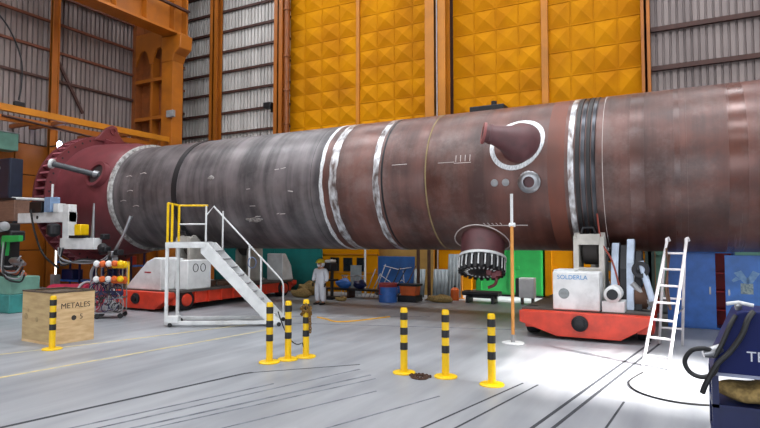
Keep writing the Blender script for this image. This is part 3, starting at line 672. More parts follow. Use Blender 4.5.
# chain: interlocked links along a path
def chain(bm, pts, step=.055, r=.012):
    P = [Vector(p) for p in pts]; d = 0
    for i in range(len(P)-1):
        t = (P[i+1]-P[i]); L = t.length; t.normalize(); u, v = frame_of(t)
        if i % 2: u, v = v, u
        c = (P[i]+P[i+1])/2; tube(bm, [c+t*(L*.72*math.cos(a*PI/5))+u*(.026*math.sin(a*PI/5)) for a in range(10)], r, 5, closed=True)
    return bm
hel = [(.098*math.cos(a*.62), .098*math.sin(a*.62), .86+.2*a/30+.03*math.sin(a*.9)) for a in range(30)]
hel += [(.1+.01*k*.3, -.02, .9-.055*k) for k in range(8)]
single('chain', chain(bm_(), hel), mat('golden_rust', '#84622c', .6, .3), 'rusty chain wrapped round the neck of a bollard', 'chain', (-6.84, 9.64, 0))
pts = smoothpath([(.0, 0, .02), (.18, .08, .02), (.35, -.04, .02), (.28, -.16, .02), (.1, -.12, .02), (.2, .0, .05), (.38, .06, .02)], 6)
single('chain', chain(bm_(), pts), M_rust, 'dark chain lying on the floor beside a bollard foot', 'chain', (-4.25, 9.15, 0))
single('cable', tube(bm_(), arc((0, 0, .95), (.4, .3, .3), .25)+[Vector((.45, .35, .05))], .012, 6), M_hosek, 'thin dark cable hanging slack between two bollards at the stair foot', 'cable', (-7.28, 9.27, 0))

# ------------------------------------------------------------------ wooden crate
CR = math.radians(-3)
t = thing('wooden_crate', 'large plywood crate lettered METALES', 'crate', (-12.72, 7.92, 0), CR)
w, d, h = 1.27, 1.0, 1.2; T = .03
# local: right-front corner at origin; front runs -X, right side runs +Y
obj('front_panel', box(bm_(), -w, 0, 0, T, .06, h), mat('plywood_dark', '#c2a97c', .75, col2='#ab9066', scale=2, stretch=(1, 1, 5), grime=.25), t)
rp = obj('side_panel', box(bm_(), -T, 0, T, d, .06, h), M_wood, t); rp['label'] = 'lettered side panel'
obj('side_panel', box(bm_(), -w, -w+T, T, d, .06, h), M_wood, t)
obj('back_panel', box(bm_(), -w, 0, d, d+T, .06, h), M_wood, t)
obj('floor_panel', box(bm_(), -w, 0, 0, d+T, .0, .06), M_wood, t)
for a in ((-w-.01, -w+.05, -.01, d+.04), (-.05, .01, -.01, d+.04), (-w, 0, -.015, .045), (-w, 0, d-.02, d+.045)): obj('rim_batten', box(bm_(), a[0], a[1], a[2], a[3], h-.015, h+.02), mat('dark_rim', '#54463a', .8), t)
mx = Matrix.Translation((.002, 0, 0)) @ Matrix.Rotation(PI/2, 4, 'Z') @ Matrix.Rotation(PI/2, 4, 'X')
M_ink = mat('stencil_ink', '#3a332e', .8)
text('lettering', 'METALES', .18, M_ink, rp, mx @ Matrix.Translation((.56, .87, 0)))
obj('lid', box(bm_(), -w+.01, -.01, .03, d, h-.06, h-.03), mat('dark_rim', '#54463a', .8), t)
bm = bm_(); lathe(bm, [(0, .06), (.003, .06)], (.001, .52, .58), (1, 0, 0), 18); obj('dot_mark', bm, M_ink, rp)
text('lettering', '5', .17, M_ink, rp, mx @ Matrix.Translation((.7, .59, 0)))
for x, z, r in ((-1.1, .6, .08), (-.62, .55, .06), (-1.0, .75, .04)):
    bm = bm_(); lathe(bm, [(0, r), (.002, r*.9)], (x, -.0005, z), (0, -1, 0), 16); obj('stain', bm, mat('stain', '#8d7a58', .8, col2='#a68e66', scale=9), t)

# ------------------------------------------------------------------ worker in white coveralls
def skin(name, V_, E_, R_, m, parent, sub=2, root=0):
    me = bpy.data.meshes.new(name); me.from_pydata([Vector(v) for v in V_], E_, []); me.materials.append(m)
    o = bpy.data.objects.new(name, me); COL.objects.link(o); o.parent = parent
    sk = o.modifiers.new('skin', 'SKIN'); sk.use_smooth_shade = True; sk.branch_smoothing = .4
    if not me.skin_vertices: 
        bpy.context.view_layer.objects.active = o
    for i, r in enumerate(R_):
        sv = me.skin_vertices[0].data[i]; sv.radius = (r, r) if not isinstance(r, tuple) else r; sv.use_root = (i == root)
    s = o.modifiers.new('sub', 'SUBSURF'); s.levels = sub; s.render_levels = sub
    return o
t = thing('person', 'person in white hooded coveralls, yellow helmet and face mask, standing', 'person', (-11.95, 17.75, 0), math.radians(-8))
t.scale = (1.12, 1.05, .93)
bV = [(0, 0, .98), (0, .01, 1.25), (0, .01, 1.45), (0, -.01, 1.55), (0, -.015, 1.63), (0, -.01, 1.7), (.16, .01, 1.42), (.24, .03, 1.15), (.26, -.03, .92), (-.16, .01, 1.42), (-.25, .03, 1.15), (-.27, -.03, .92), (.1, 0, .9), (.12, -.02, .5), (.12, .02, .09), (.13, -.12, .04), (-.1, 0, .9), (-.12, 0, .5), (-.12, .02, .09), (-.14, -.12, .04)]
bE = [(0, 1), (1, 2), (2, 3), (3, 4), (4, 5), (2, 6), (6, 7), (7, 8), (2, 9), (9, 10), (10, 11), (0, 12), (12, 13), (13, 14), (14, 15), (0, 16), (16, 17), (17, 18), (18, 19)]
bR = [.11, .12, .055, .07, .098, .088, .055, .045, .032, .055, .045, .032, .085, .058, .042, .045, .085, .058, .042, .045]
body = skin('body', bV, bE, bR, M_skin, t)
cV = [(0, 0, .98), (0, .01, 1.22), (0, .01, 1.40), (0, .015, 1.5), (.2, .01, 1.41), (.275, .03, 1.15), (.285, -.035, .93), (-.2, .01, 1.41), (-.285, .03, 1.15), (-.295, -.035, .93), (.105, 0, .86), (.125, -.02, .5), (.125, .02, .12), (-.105, 0, .86), (-.125, 0, .5), (-.125, .02, .12)]
cE = [(0, 1), (1, 2), (2, 3), (2, 4), (4, 5), (5, 6), (2, 7), (7, 8), (8, 9), (0, 10), (10, 11), (11, 12), (0, 13), (13, 14), (14, 15)]
cR = [(.2, .15), (.195, .145), (.2, .13), .1, .09, .08, .065, .09, .08, .065, (.135, .125), (.115, .11), (.105, .1), (.135, .125), (.115, .11), (.105, .1)]
skin('coverall', cV, cE, cR, M_whitec, t)
bm = bm_(); ball(bm, (0, .025, 1.64), .135, .135, .15, 20)     # hood open at the face
bmesh.ops.delete(bm, geom=[v for v in bm.verts if v.co.y < -.07 and 1.52 < v.co.z < 1.8], context='VERTS')
o = obj('hood', bm, M_whitec, t); s = o.modifiers.new('solid', 'SOLIDIFY'); s.thickness = .012
bm = bm_(); lathe(bm, [(0, .165), (.012, .165), (.02, .15), (.08, .14), (.13, .105), (.16, .05), (.168, .003)], (0, 0, 1.69), (0, 0, 1), 28)
hm = obj('helmet', bm, M_helmet, t); obj('brim', prism(bm_(), [(-.1, -.13), (.1, -.13), (.06, -.2), (-.06, -.2)], 'xy', 1.688, 1.702), M_helmet, hm)
bm = bm_(); ball(bm, (0, -.095, 1.585), .06, .045, .05); obj('face_mask', bm, M_whitec, t)
for s_ in (-1, 1):
    bm = bm_(); ball(bm, (s_*.034, -.103, 1.655), .014, .008, .009, 10); obj('eye', bm, M_blk, t)
bm = bm_(); ball(bm, (0, -.112, 1.628), .015, .02, .025, 10); obj('nose', bm, M_skin, t)
for s_, (hx, hy_, hz_) in ((1, (.27, -.04, .9)), (-1, (-.28, -.04, .9))):
    gV = [(hx, hy_, hz_), (hx, hy_-.02, hz_-.06), (hx, hy_-.03, hz_-.09)]; gE = [(0, 1), (1, 2)]; gR = [.034, (.026, .04), (.022, .042)]
    for k, (off, ln) in enumerate(((-.033, .07), (-.011, .082), (.011, .078), (.033, .06))):
        i = len(gV); gV += [(hx, hy_-.03+off, hz_-.1), (hx-.008*s_, hy_-.035+off, hz_-.1-ln*.55), (hx-.025*s_, hy_-.035+off, hz_-.1-ln)]
        gE += [(2, i), (i, i+1), (i+1, i+2)]; gR += [.011, .0105, .009]
    i = len(gV); gV += [(hx-.01*s_, hy_-.06, hz_-.06), (hx-.02*s_, hy_-.075, hz_-.1)]; gE += [(1, i), (i, i+1)]; gR += [.013, .01]
    skin('glove', gV, gE, gR, M_dark, t, 1)
for s_ in (-1, 1):
    bm = bm_(); tube(bm, [(s_*.125, .08, .05), (s_*.125, .02, .055), (s_*.13, -.08, .045), (s_*.135, -.17, .035), (s_*.135, -.2, .03)], [.035, .05, .048, .042, .02], 14)
    for v in bm.verts: v.co.z = max(v.co.z, .0)
    obj('boot', bm, M_blk, t)

# ------------------------------------------------------------------ welding manipulator boom at left
t = thing('welding_manipulator', 'welding manipulator with brown boom and white arm before the red skirt', 'welding boom', (-26.2, 13, 0))
bx = 26.2
obj('base', box(bm_(), -.9, .9, -.9, .9, 0, .35), M_grey, t, bevel=.03); obj('mast', box(bm_(), -.35, .35, -.35, .35, .35, 6.2), M_grey, t, bevel=.02)
obj('carriage', box(bm_(), -.5, .5, -.5, .5, 3.0, 4.3), M_dark, t, bevel=.03)
o = obj('boom', box(bm_(), .5, bx-23.0, -.3, .3, 3.18, 4.02), M_brownwood, t, bevel=.02); o['label'] = 'brown box boom'
obj('boom_cap', box(bm_(), .5, bx-23.0, -.34, .34, 4.02, 4.1), M_dark, t); obj('boom_sole', box(bm_(), .5, bx-23.0, -.34, .34, 3.1, 3.18), M_dark, t)
o = obj('arm', box(bm_(), bx-23.0, bx-19.75, -.16, .16, 3.1, 3.48), M_white, t, bevel=.01); o['label'] = 'white arm'
obj('roundel', lathe(bm_(), [(0, .07), (.005, .07)], (bx-21.7, -.16, 3.3), (0, -1, 0), 16), M_dark, o)
obj('slide_bar', tube(bm_(), [(bx-23.3, -.2, 4.1), (bx-21.0, -.2, 3.95)], .05, 8), M_white, t)
obj('control_box', box(bm_(), bx-22.1, bx-21.3, -.25, .1, 3.48, 3.9), M_dark, t, bevel=.02)
o = obj('motor_box', box(bm_(), bx-21.1, bx-20.7, -.28, .1, 3.48, 4.05), mat('light_blue_paint', '#7d97b8', .5), t, bevel=.02); o['label'] = 'light blue motor box'
obj('bracket', box(bm_(), bx-20.65, bx-20.35, -.2, .1, 3.48, 3.8), M_white, t, bevel=.01)
obj('aerial', tube(bm_(), [(bx-20.9, -.1, 4.05), (bx-20.88, -.1, 4.55)], .04, 8), M_white, t)
obj('drop_plate', box(bm_(), bx-20.1, bx-19.75, -.18, .14, 2.45, 3.75), M_white, t, bevel=.01)
o = obj('lower_arm', box(bm_(), bx-20.2, bx-18.25, -.2, .12, 2.1, 2.5), M_white, t, bevel=.01)
o = obj('wire_feeder', box(bm_(), bx-19.3, bx-18.95, -.25, .1, 2.6, 3.0), M_yel, t, bevel=.03); o['label'] = 'yellow wire feeder'
obj('feeder_base', box(bm_(), bx-19.6, bx-18.8, -.25, .1, 2.5, 2.6), M_dark, t)
obj('probe', tube(bm_(), [(bx-18.45, -.1, 2.5), (bx-18.42, -.1, 3.75)], [.07, .03], 8), M_steel, t)
obj('flux_tank', lathe(bm_(), [(0, .1), (.1, .24), (.42, .24), (.5, .12)], (bx-20.35, -.35, 2.55), (0, 0, 1), 20), M_dark, t)
th = obj('torch_head', lathe(bm_(), [(0, .16), (.22, .2), (.3, .1)], (bx-18.0, -.05, 2.2), (.6, -.1, -.5), 18), M_dark, t)
for k, (x, z) in enumerate(((17.75, 2.1), (17.45, 1.95), (17.2, 2.0), (17.55, 1.75), (18.1, 2.55))):
    obj('clamp', box(bm_(), bx-x-.12, bx-x+.12, -.2+.05*k, .05+.05*k, z-.1, z+.1), M_steel if k % 2 else M_dark, th, bevel=.03)
obj('nozzle_arm', tube(bm_(), [(bx-17.3, -.05, 2.05), (bx-16.95, 0, 2.6), (bx-16.7, .1, 3.25)], [.06, .05, .07], 8), M_steel, th)
for k in range(4): obj('cable', tube(bm_(), smoothpath([(bx-20.2+.1*k, -.25, 2.15), (bx-19.9, -.3, 1.75-.08*k), (bx-18.8, -.28, 1.6+.05*k), (bx-17.9+.1*k, -.2, 1.7), (bx-17.5, -.15, 1.9)]), .03, 6), M_dark if k % 2 else M_grey, t)
obj('cable', tube(bm_(), smoothpath([(bx-21.9, -.3, 3.6), (bx-21.6, -.32, 2.8), (bx-21.2, -.2, 1.9), (bx-20.4, -.1, 1.4)]), .04, 6), M_hosek, t)
t2 = thing('control_cabinet', 'dark navy control cabinet standing on the brown boom', 'cabinet', (-24.2, 13, 4.1))
obj('body', box(bm_(), -.55, .75, -.25, .25, 0, 1.62), mat('dark_navy', '#1a2336', .4), t2, bevel=.02)
obj('door', box(bm_(), -.5, .7, -.27, -.25, .05, 1.57), MATS['dark_navy'], t2, bevel=.01)
obj('hinge', box(bm_(), .05, .1, -.28, -.27, 1.2, 1.3), M_grey, t2)

# green positioner below it with torch cables
t = thing('welding_positioner', 'green and grey welding positioner at the left edge behind the crate', 'machine', (-20.0, 11.2, 0))
obj('base', box(bm_(), -1.2, .5, -.5, .5, 0, .62), mat('sea_green', '#3c8f8a', .5, grime=.3), t, bevel=.03)
obj('base_top', box(bm_(), -1.2, .5, -.5, .5, .62, 1.2), M_lgreen, t, bevel=.03)
obj('post', box(bm_(), -.9, -.4, -.2, .3, 1.2, 3.0), M_dark, t, bevel=.03)
obj('head_block', box(bm_(), -1.2, .1, -.3, .2, 2.4, 2.75), M_dark, t, bevel=.05)
o = obj('arm', prism(bm_(), [(-.35, 1.9), (-.05, 1.9), (.0, 2.35), (.75, 2.38), (.75, 2.58), (-.25, 2.58)], 'xz', -.4, -.25), M_green, t, smooth=False, bevel=.02); o['label'] = 'bright green bracket'
obj('motor', lathe(bm_(), [(0, .16), (.45, .16), (.5, .08)], (-.5, -.4, 2.85), (1, 0, .1), 18), M_grey, t)
obj('torch', lathe(bm_(), [(0, .1), (.3, .16), (.5, .12), (.75, .06)], (.3, -.35, 1.75), (1, 0, -.15), 16), M_steel, t)
for k in range(6):
    obj('cable', tube(bm_(), smoothpath([(-.8+.15*k, -.35, 2.5), (-.3+.12*k, -.45-.03*k, 1.7-.08*k), (.4+.1*k, -.42, 1.55-.1*k), (.9+.05*k, -.4, 1.9-.12*k)]), .028, 6), M_hosek if k % 2 else M_grey, t)
o = obj('lever', tube(bm_(), [(-.9, -.4, 2.5), (-.2, -.5, 1.6), (.3, -.5, 1.35)], .035, 8), M_steel, t)
o = obj('guide_arm', tube(bm_(), [(-1.1, -.3, 1.45), (1.0, -.3, 1.3)], .07, 8), mat('salmon', '#c46a4a', .5), t)
# red hose reel / pipe behind the crate
t = thing('red_pipe_section', 'short red lined pipe ring lying behind the wooden crate', 'pipe', (-18.35, 12.1, 0), math.radians(5))
obj('pipe', lathe(bm_(), [(-.9, .40), (.9, .46), (1.0, .5), (1.02, .3)], (0, 0, .5), (1, 0, 0), 32), mat('crimson', '#a01c3c', .45), t)
obj('foot', box(bm_(), -.7, .7, -.3, .3, 0, .14), M_dark, t)
o = obj('hose_coil', tube(bm_(), [(.75+.03*math.sin(a), .5*math.cos(a*PI/10), .52+.5*math.sin(a*PI/10)) for a in range(20)], .04, 8, closed=True), M_grey, t)

# cable trolley
t = thing('cable_trolley', 'wheeled trolley hung with cable coils and orange gas regulators', 'trolley', (-15.75, 11.7, 0), math.radians(40))
for x in (-.38, .38):
    for y in (-.3, .3): obj('upright', tube(bm_(), [(x, y, .15), (x, y, 1.75)], .02, 8), M_grey, t)
for z in (.18, .62, 1.1, 1.6): obj('shelf', box(bm_(), -.4, .4, -.32, .32, z-.015, z+.015), M_steel, t)
for x in (-.34, .34):
    for y in (-.28, .28):
        obj('wheel', lathe(bm_(), [(-.03, .02), (-.03, .08), (.03, .08), (.03, .02)], (x, y, .08), (0, 1, 0), 18), M_hosek, t)
for z in (1.19, 1.66):
    for k in range(5):
        x = -.34+.17*k; m = (M_white, M_orangeb, M_white, M_orangeb, M_yel)[k]
        obj('regulator', lathe(bm_(), [(0, .02), (0, .085), (.3, .095), (.36, .05)], (x, -.3, z+.02), (.15, -1, .1), 14), m, t)
    obj('regulator_sleeve', lathe(bm_(), [(0, .03), (0, .11), (.42, .11), (.46, .04)], (.1, -.3, z), (1, -.3, 0), 16), M_orangeb if z < 1.4 else M_yel, t)
obj('regulator_bar', tube(bm_(), [(-.4, -.3, 1.62), (.4, -.3, 1.62)], .04, 8), M_orangeb, t)
obj('hose_rack', box(bm_(), -.42, .42, -.36, -.28, .72, .86), M_navy, t, bevel=.02)
random.seed(11)
for k in range(30):
    x = random.uniform(-.4, .4); z = random.choice((.35, .45, .6, .85, 1.0, 1.3, 1.45)); rr = random.uniform(.1, .22)
    obj('cable_loop', tube(bm_(), [(x+rr*math.cos(a*PI/8)*.9, -.36+.02*math.sin(a+k), z+rr*math.sin(a*PI/8)*1.2) for a in range(16)], .014, 6, closed=True), random.choice((M_hosek, M_navy, M_grey, M_redp)), t)
for k in range(3): obj('cable', tube(bm_(), smoothpath([(-.42, -.2+.1*k, 1.7), (-.6, -.1+.1*k, 1.4), (-.55, 0, .8), (-.45, -.1, .3)]), .018, 6), M_grey, t)

# blue storage racks behind the boom
def blue_rack(x, y, w, h, label):
    t = thing('storage_rack', label, 'rack', (x, y, 0))
    for sx in (-w/2, w/2):
        for sy in (-.4, .4): obj('upright', box(bm_(), sx-.04, sx+.04, sy-.04, sy+.04, 0, h), M_navy, t, smooth=False)
    n = 3
    for k in range(n): obj('shelf', box(bm_(), -w/2, w/2, -.42, .42, .3+k*(h-.4)/2, .38+k*(h-.4)/2), M_blue, t, smooth=False)
    return t
blue_rack(-28.0, 18.6, 2.0, 2.3, 'blue storage rack under the red skirt on the left')
blue_rack(-26.0, 20.0, 2.2, 1.9, 'blue storage rack just left of the red bogie')
def crate_box(x, y, z, w, d, h, m, label, cat='box', name='storage_box', rz=0):
    t = thing(name, label, cat, (x, y, z), rz)
    obj('body', box(bm_(), -w/2, w/2, -d/2, d/2, 0, h), m, t, bevel=.02); obj('lid', box(bm_(), -w/2-.01, w/2+.01, -d/2-.01, d/2+.01, h, h+.03), m, t, bevel=.01); return t
crate_box(-28.2, 18.6, .38, .9, .6, .5, M_navy, 'navy box on the lower shelf of the rack under the skirt')
crate_box(-26.3, 20.0, .38, 1.2, .6, .5, M_navy, 'navy box on the lower shelf of the rack by the red bogie')
crate_box(-25.8, 20.0, 1.13, .9, .6, .45, M_red, 'red box on the middle shelf of the rack by the red bogie')
t = thing('light_tube', 'glowing tube lamp standing on the floor left of the skirt', 'lamp', (-26.3, 16.5, 0))
obj('tube', cyl(bm_(), (0, 0, .8), (0, 0, 2.1), .04, 12), mat('tube_glow', '#fff3e6', .5, emit=1.5, var=0), t); obj('stand', box(bm_(), -.15, .15, -.15, .15, 0, .8), M_grey, t)

# ------------------------------------------------------------------ measuring staff, ladder
t = thing('measuring_staff', 'tall thin orange and white measuring staff on a flat round foot', 'staff', (-3.46, 13.23, 0))
obj('foot', lathe(bm_(), [(0, .26), (.015, .26), (.02, .2), (.02, .01)], (0, 0, 0), (0, 0, 1), 32), M_white, t)
obj('socket', cyl(bm_(), (0, 0, .02), (0, 0, .2), .05, 12), M_grey, t)
o = obj('lower_pole', cyl(bm_(), (0, 0, .15), (0, 0, 2.75), .04, 12), mat('staff_orange', '#e39a4a', .5), t); o['label'] = 'orange lower pole'
o = obj('upper_pole', cyl(bm_(), (0, 0, 2.75), (0, 0, 3.52), .036, 12), M_white, t); o['label'] = 'white upper pole'
obj('cross_bar', tube(bm_(), [(-.06, 0, 2.78), (.08, 0, 2.78)], .05, 8), M_white, t)

t = thing('step_ladder', 'white aluminium folding ladder standing open on the sunlit floor', 'ladder', (0, 0, 0))
M_lad = mat('ladder_white', '#d9d4d6', .4, .1)
A0, A1 = Vector((-.64, 12.0, 0)), Vector((-.20, 11.85, 0)); T0, T1 = Vector((-.19, 13.3, 2.36)), Vector((.17, 13.2, 2.36))
hook = [Vector((.0, .03, .08)), Vector((.03, .10, .1)), Vector((.05, .14, .04))]
obj('rail', tube(bm_(), [A0, T0]+[T0+h for h in hook], .03, 8), M_lad, t); obj('rail', tube(bm_(), [A1, T1]+[T1+h for h in hook], .03, 8), M_lad, t)
for k in range(7):
    f = .08+.138*k; obj('rung', tube(bm_(), [A0.lerp(T0, f), A1.lerp(T1, f)], .022, 8), M_lad, t)
B0, B1 = Vector((-.42, 14.75, 0)), Vector((.06, 14.75, 0)); C0, C1 = A0.lerp(T0, .88)+Vector((0, .05, 0)), A1.lerp(T1, .88)+Vector((0, .05, 0))
obj('rear_rail', tube(bm_(), [B0, C0], .03, 8), M_lad, t); obj('rear_rail', tube(bm_(), [B1, C1], .03, 8), M_lad, t)
for f in (.2, .55): obj('rear_brace', tube(bm_(), [B0.lerp(C0, f), B1.lerp(C1, f)], .022, 8), M_lad, t)
obj('spreader', tube(bm_(), [A1.lerp(T1, .4), B1.lerp(C1, .45)], .016, 6), M_steel, t)
# move origin of the ladder to its foot
for ch in t.children: ch.location = (0.36, -11.8, 0)
t.location = (-.36, 11.8, 0)
single('rope', tube(bm_(), smoothpath([(0, 0, 0), (.02, .1, -.4), (-.03, .2, -.9), (.05, .3, -1.3), (.0, .32, -.7), (.06, .1, -.1)]), .022, 6), M_rust, 'brown rope looped over an upper rung of the white ladder', 'rope', (-.2, 13.1, 2.25))
single('cable', tube(bm_(), smoothpath([(-.25, 1.6, .015), (-.42, .7, .015), (-.2, .05, .015), (.3, -.25, .015), (.85, -.15, .015), (1.2, .2, .015)]), .014, 6), M_hosek, 'dark cable curving over the floor in front of the white ladder', 'cable', (-.35, 9.75, 0))
bm = bm_(); tube(bm, smoothpath([(-1.0, .2, .012), (-.5, -.05, .012), (.1, -.35, .012), (.55, .25, .012), (.95, 1.35, .012)]), .03, 6)
single('strap', bm, mat('strap_amber', '#d7a23a', .7), 'amber strap lying loose on the floor beyond the bollards', 'strap', (-9.0, 14.5, 0))

# ------------------------------------------------------------------ blue cabinet with open door
t = thing('blue_cabinet', 'worn blue steel cabinet with its right door open and a red interior', 'cabinet', (.55, 18.1, 0))
obj('side', box(bm_(), -.82, -.78, -.3, .5, .04, 2.06), M_blue, t); obj('side', box(bm_(), .78, .82, -.3, .5, .04, 2.06), M_blue, t)
obj('back', box(bm_(), -.78, .78, .46, .5, .04, 2.06), mat('inner_red', '#d0222e', .5), t)['label'] = 'red inside back'
obj('top', box(bm_(), -.82, .82, -.3, .5, 2.06, 2.1), M_blue, t); obj('bottom', box(bm_(), -.82, .82, -.3, .5, .0, .04), M_blue, t)
for z in (.5, 1.0, 1.5): obj('shelf', box(bm_(), -.78, .78, -.2, .46, z, z+.03), MATS['inner_red'], t)
o = obj('door', box(bm_(), -.82, .36, -.34, -.3, .04, 2.06), M_blue, t, bevel=.008); obj('handle', box(bm_(), .2, .24, -.38, -.34, .95, 1.15), M_steel, o)
rd = bpy.data.objects.new('door', bpy.data.meshes.new('door')); bpy.data.objects.remove(rd)
mx = Matrix.Translation((.62, -.42, 0)) @ Matrix.Rotation(math.radians(-6), 4, 'Z')
o = obj('door', box(bm_(), -.05, .88, -.04, 0, .04, 2.02, mx), mat('blue_door_paint', '#4682d8', .42, var=.14, grime=.1), t, bevel=.008); o['label'] = 'open blue door with a pale emblem'
M_emb = mat('pale_emblem', '#8fb4d8', .6, col2='#6d98cc', scale=12)
bm = bm_()
for poly in ([(.15, 1.55), (.32, 1.62), (.44, 1.42), (.5, 1.42), (.5, 1.3), (.38, 1.28)], [(.73, 1.55), (.58, 1.62), (.46, 1.42), (.44, 1.42), (.44, 1.3), (.56, 1.28)], [(.2, 1.45), (.1, 1.35), (.14, 1.3), (.3, 1.38)]):
    pb = bm_(); prism(pb, poly, 'xz', -.045, -.0402); pb.transform(mx); me_ = bpy.data.meshes.new('x'); pb.to_mesh(me_); pb.free(); bm.from_mesh(me_); bpy.data.meshes.remove(me_)
obj('emblem', bm, M_emb, o, smooth=False)
obj('sticker', box(bm_(), .3, .58, -.045, -.041, 1.0, 1.28, mx), mat('sticker', '#a9b8b4', .6, col2='#6a8090', scale=22), o, smooth=False)
obj('keyhole', box(bm_(), .02, .06, -.06, -.04, .95, 1.1, mx), M_steel, o)
crate_box(1.3, 18.2, 2.1, .5, .35, .12, M_lgreen, 'pale green tray on top of the blue cabinet', 'tray', 'tool_tray') if False else None

# ------------------------------------------------------------------ welding machine at right
t = thing('welding_machine', 'dark blue welding machine on a cart at the right edge', 'welding machine', (.32, 7.6, 0))
obj('housing', prism(bm_(), [(.0, .85), (.03, 1.02), (.27, 1.58), (.34, 1.6), (1.45, 1.6), (1.45, .85)], 'xz', 0, .75), mat('deep_navy_paint', '#0b1850', .6, var=.05, spec=.25), t, smooth=False, bevel=.02)
tr = obj('front_trim', box(bm_(), .0, 1.45, -.012, .0, .85, .885), mat('light_trim', '#8b90a8', .5), t)
text('lettering', 'TELWIN', .16, mat('logo_white', '#d3d6e2', .5), t, face_front(.64, -.002, 1.09))
for x in (0, 1.38): 
    for y in (0, .68): obj('cart_post', box(bm_(), x, x+.07, y, y+.07, .1, .85), M_navy, t, smooth=False)
obj('cart_shelf', box(bm_(), 0, 1.45, 0, .75, .48, .52), M_navy, t, smooth=False); obj('cart_panel', box(bm_(), .0, 1.45, .02, .04, .1, .52), M_navy, t, smooth=False)
obj('cart_base', box(bm_(), 0, 1.45, 0, .75, .1, .14), M_navy, t, smooth=False)
for x in (.12, 1.3):
    for y in (.1, .65): obj('wheel', lathe(bm_(), [(-.03, .02), (-.03, .1), (.03, .1), (.03, .02)], (x, y, .1), (0, 1, 0), 20), M_hosek, t)
o = obj('brace', box(bm_(), .48, .53, .62, .67, .52, .85), M_yel, t); o['label'] = 'yellow brace'
obj('valve', lathe(bm_(), [(0, .03), (.05, .045), (.09, .02)], (.3, .2, 1.59), (0, 0, 1), 14), M_steel, t)
obj('valve_handle', tube(bm_(), [(.18, .18, 1.66), (.3, .2, 1.68), (.45, .2, 1.65)], .022, 8), M_white, t)
obj('connector', tube(bm_(), [(.1, -.05, 1.18), (.0, -.08, 1.12), (-.08, -.1, 1.1)], [.05, .07, .04], 12), M_steel, t)
cb = obj('cable', tube(bm_(), smoothpath([(.42, -.02, 1.6), (.36, -.1, 1.52), (.3, -.12, 1.35), (.18, -.12, 1.15), (.05, -.14, 1.0), (-.06, -.14, .78), (-.1, -.12, .66)]), .03, 10), M_hosek, t)
obj('cable', tube(bm_(), smoothpath([(.25, -.03, 1.55), (.18, -.1, 1.42), (.1, -.12, 1.22), (.03, -.12, 1.08)]), .026, 10), M_hosek, t)
obj('cable_coil', tube(bm_(), smoothpath([(.02, -.1, 1.14), (-.08, -.14, 1.17), (-.2, -.12, 1.13), (-.27, -.1, 1.0), (-.22, -.1, .88), (-.1, -.12, .84), (.02, -.12, .9), (.06, -.1, 1.02)]), .026, 10), M_hosek, t)
bm = bm_(); ball(bm, (0, 0, .135), .46, .24, .135, 28)
for v in bm.verts:
    s_ = .035*math.sin(9*v.co.x+3*v.co.y)+.02*math.sin(17*v.co.x-8*v.co.y); v.co.z = max(0, v.co.z+s_*min(1, v.co.z*10))
single('sack', bm, M_burlap, 'crumpled tan burlap sack on the welding cart shelf', 'sack', (.80, 7.86, .525))

# ------------------------------------------------------------------ things along the back of the hall
t = thing('steel_partition', 'tall teal panelled partition behind the worker', 'partition', (-17, 21.2, 0))
for k, (a, b) in enumerate(((-3.6, .1), (.14, 2.75))): obj('panel', box(bm_(), a, b, -.05, .05, .05, 3.4), M_teal, t, bevel=.01)
for x in (-3.6, .12, 2.75): obj('post', box(bm_(), x-.04, x+.04, -.08, .08, 0, 3.5), M_teal, t)
bw = thing('site_booth', 'orange panelled booth wall with three small dark windows', 'booth', (-13.4, 22.6, 0))
obj('wall_panel', box(bm_(), -1.75, 1.35, -.06, .06, 0, 3.3), M_panel, bw, smooth=False)
for z in (.9, 1.75, 2.5): obj('rail', box(bm_(), -1.75, 1.35, -.09, -.06, z, z+.05), M_amber, bw, smooth=False)
for x in (-.95, -.23, .5):
    f = obj('window', box(bm_(), x-.24, x+.24, -.1, -.06, .98, 1.62), M_dark, bw); obj('pane', box(bm_(), x-.19, x+.19, -.105, -.1, 1.03, 1.57), M_glass, f)
single('white_pole', cyl(bm_(), (0, 0, 0), (0, 0, 3.2), .045, 10), M_white, 'thin white pole in front of the orange booth', 'pole', (-12.35, 21.9, 0))
single('grey_sheet', box(bm_(), -.28, .28, -.02, .02, 0, 1.3), M_sheetg, 'plain grey sheet standing against the orange booth beside the white pole', 'sheet', (-12.85, 21.95, 0), bevel=.005)
t = thing('back_partition', 'tan partition with a dark teal head beam behind the blue screen', 'partition', (-10.9, 23.1, 0))
obj('panel', box(bm_(), -1.35, 1.35, -.05, .05, 0, 2.1), M_tan, t); obj('head_beam', box(bm_(), -1.4, 1.4, -.1, .1, 2.1, 2.5), M_teal, t); obj('upper_panel', box(bm_(), -1.35, 1.35, -.05, .05, 2.5, 3.3), M_tan, t)
t = thing('welding_screen', 'blue welding screen with white scribbled lines', 'screen', (-10.95, 22.2, 0))
obj('sheet', box(bm_(), -.9, .9, -.02, .02, .1, 1.72), M_screen, t, bevel=.01)
for x in (-.9, .9): obj('leg', box(bm_(), x-.03, x+.03, -.2, .2, 0, .12), M_dark, t)
for pts in ([(-.6, 1.3), (.1, 1.15), (.75, 1.25)], [(-.8, .9), (-.3, .6), (.1, .3)], [(.35, 1.1), (.4, .6), (.75, .2)], [(-.2, .35), (.3, .7), (.4, .6)]):
    obj('scribble', tube(bm_(), [(x, -.024, z) for x, z in pts], .014, 5), M_chalk, t)
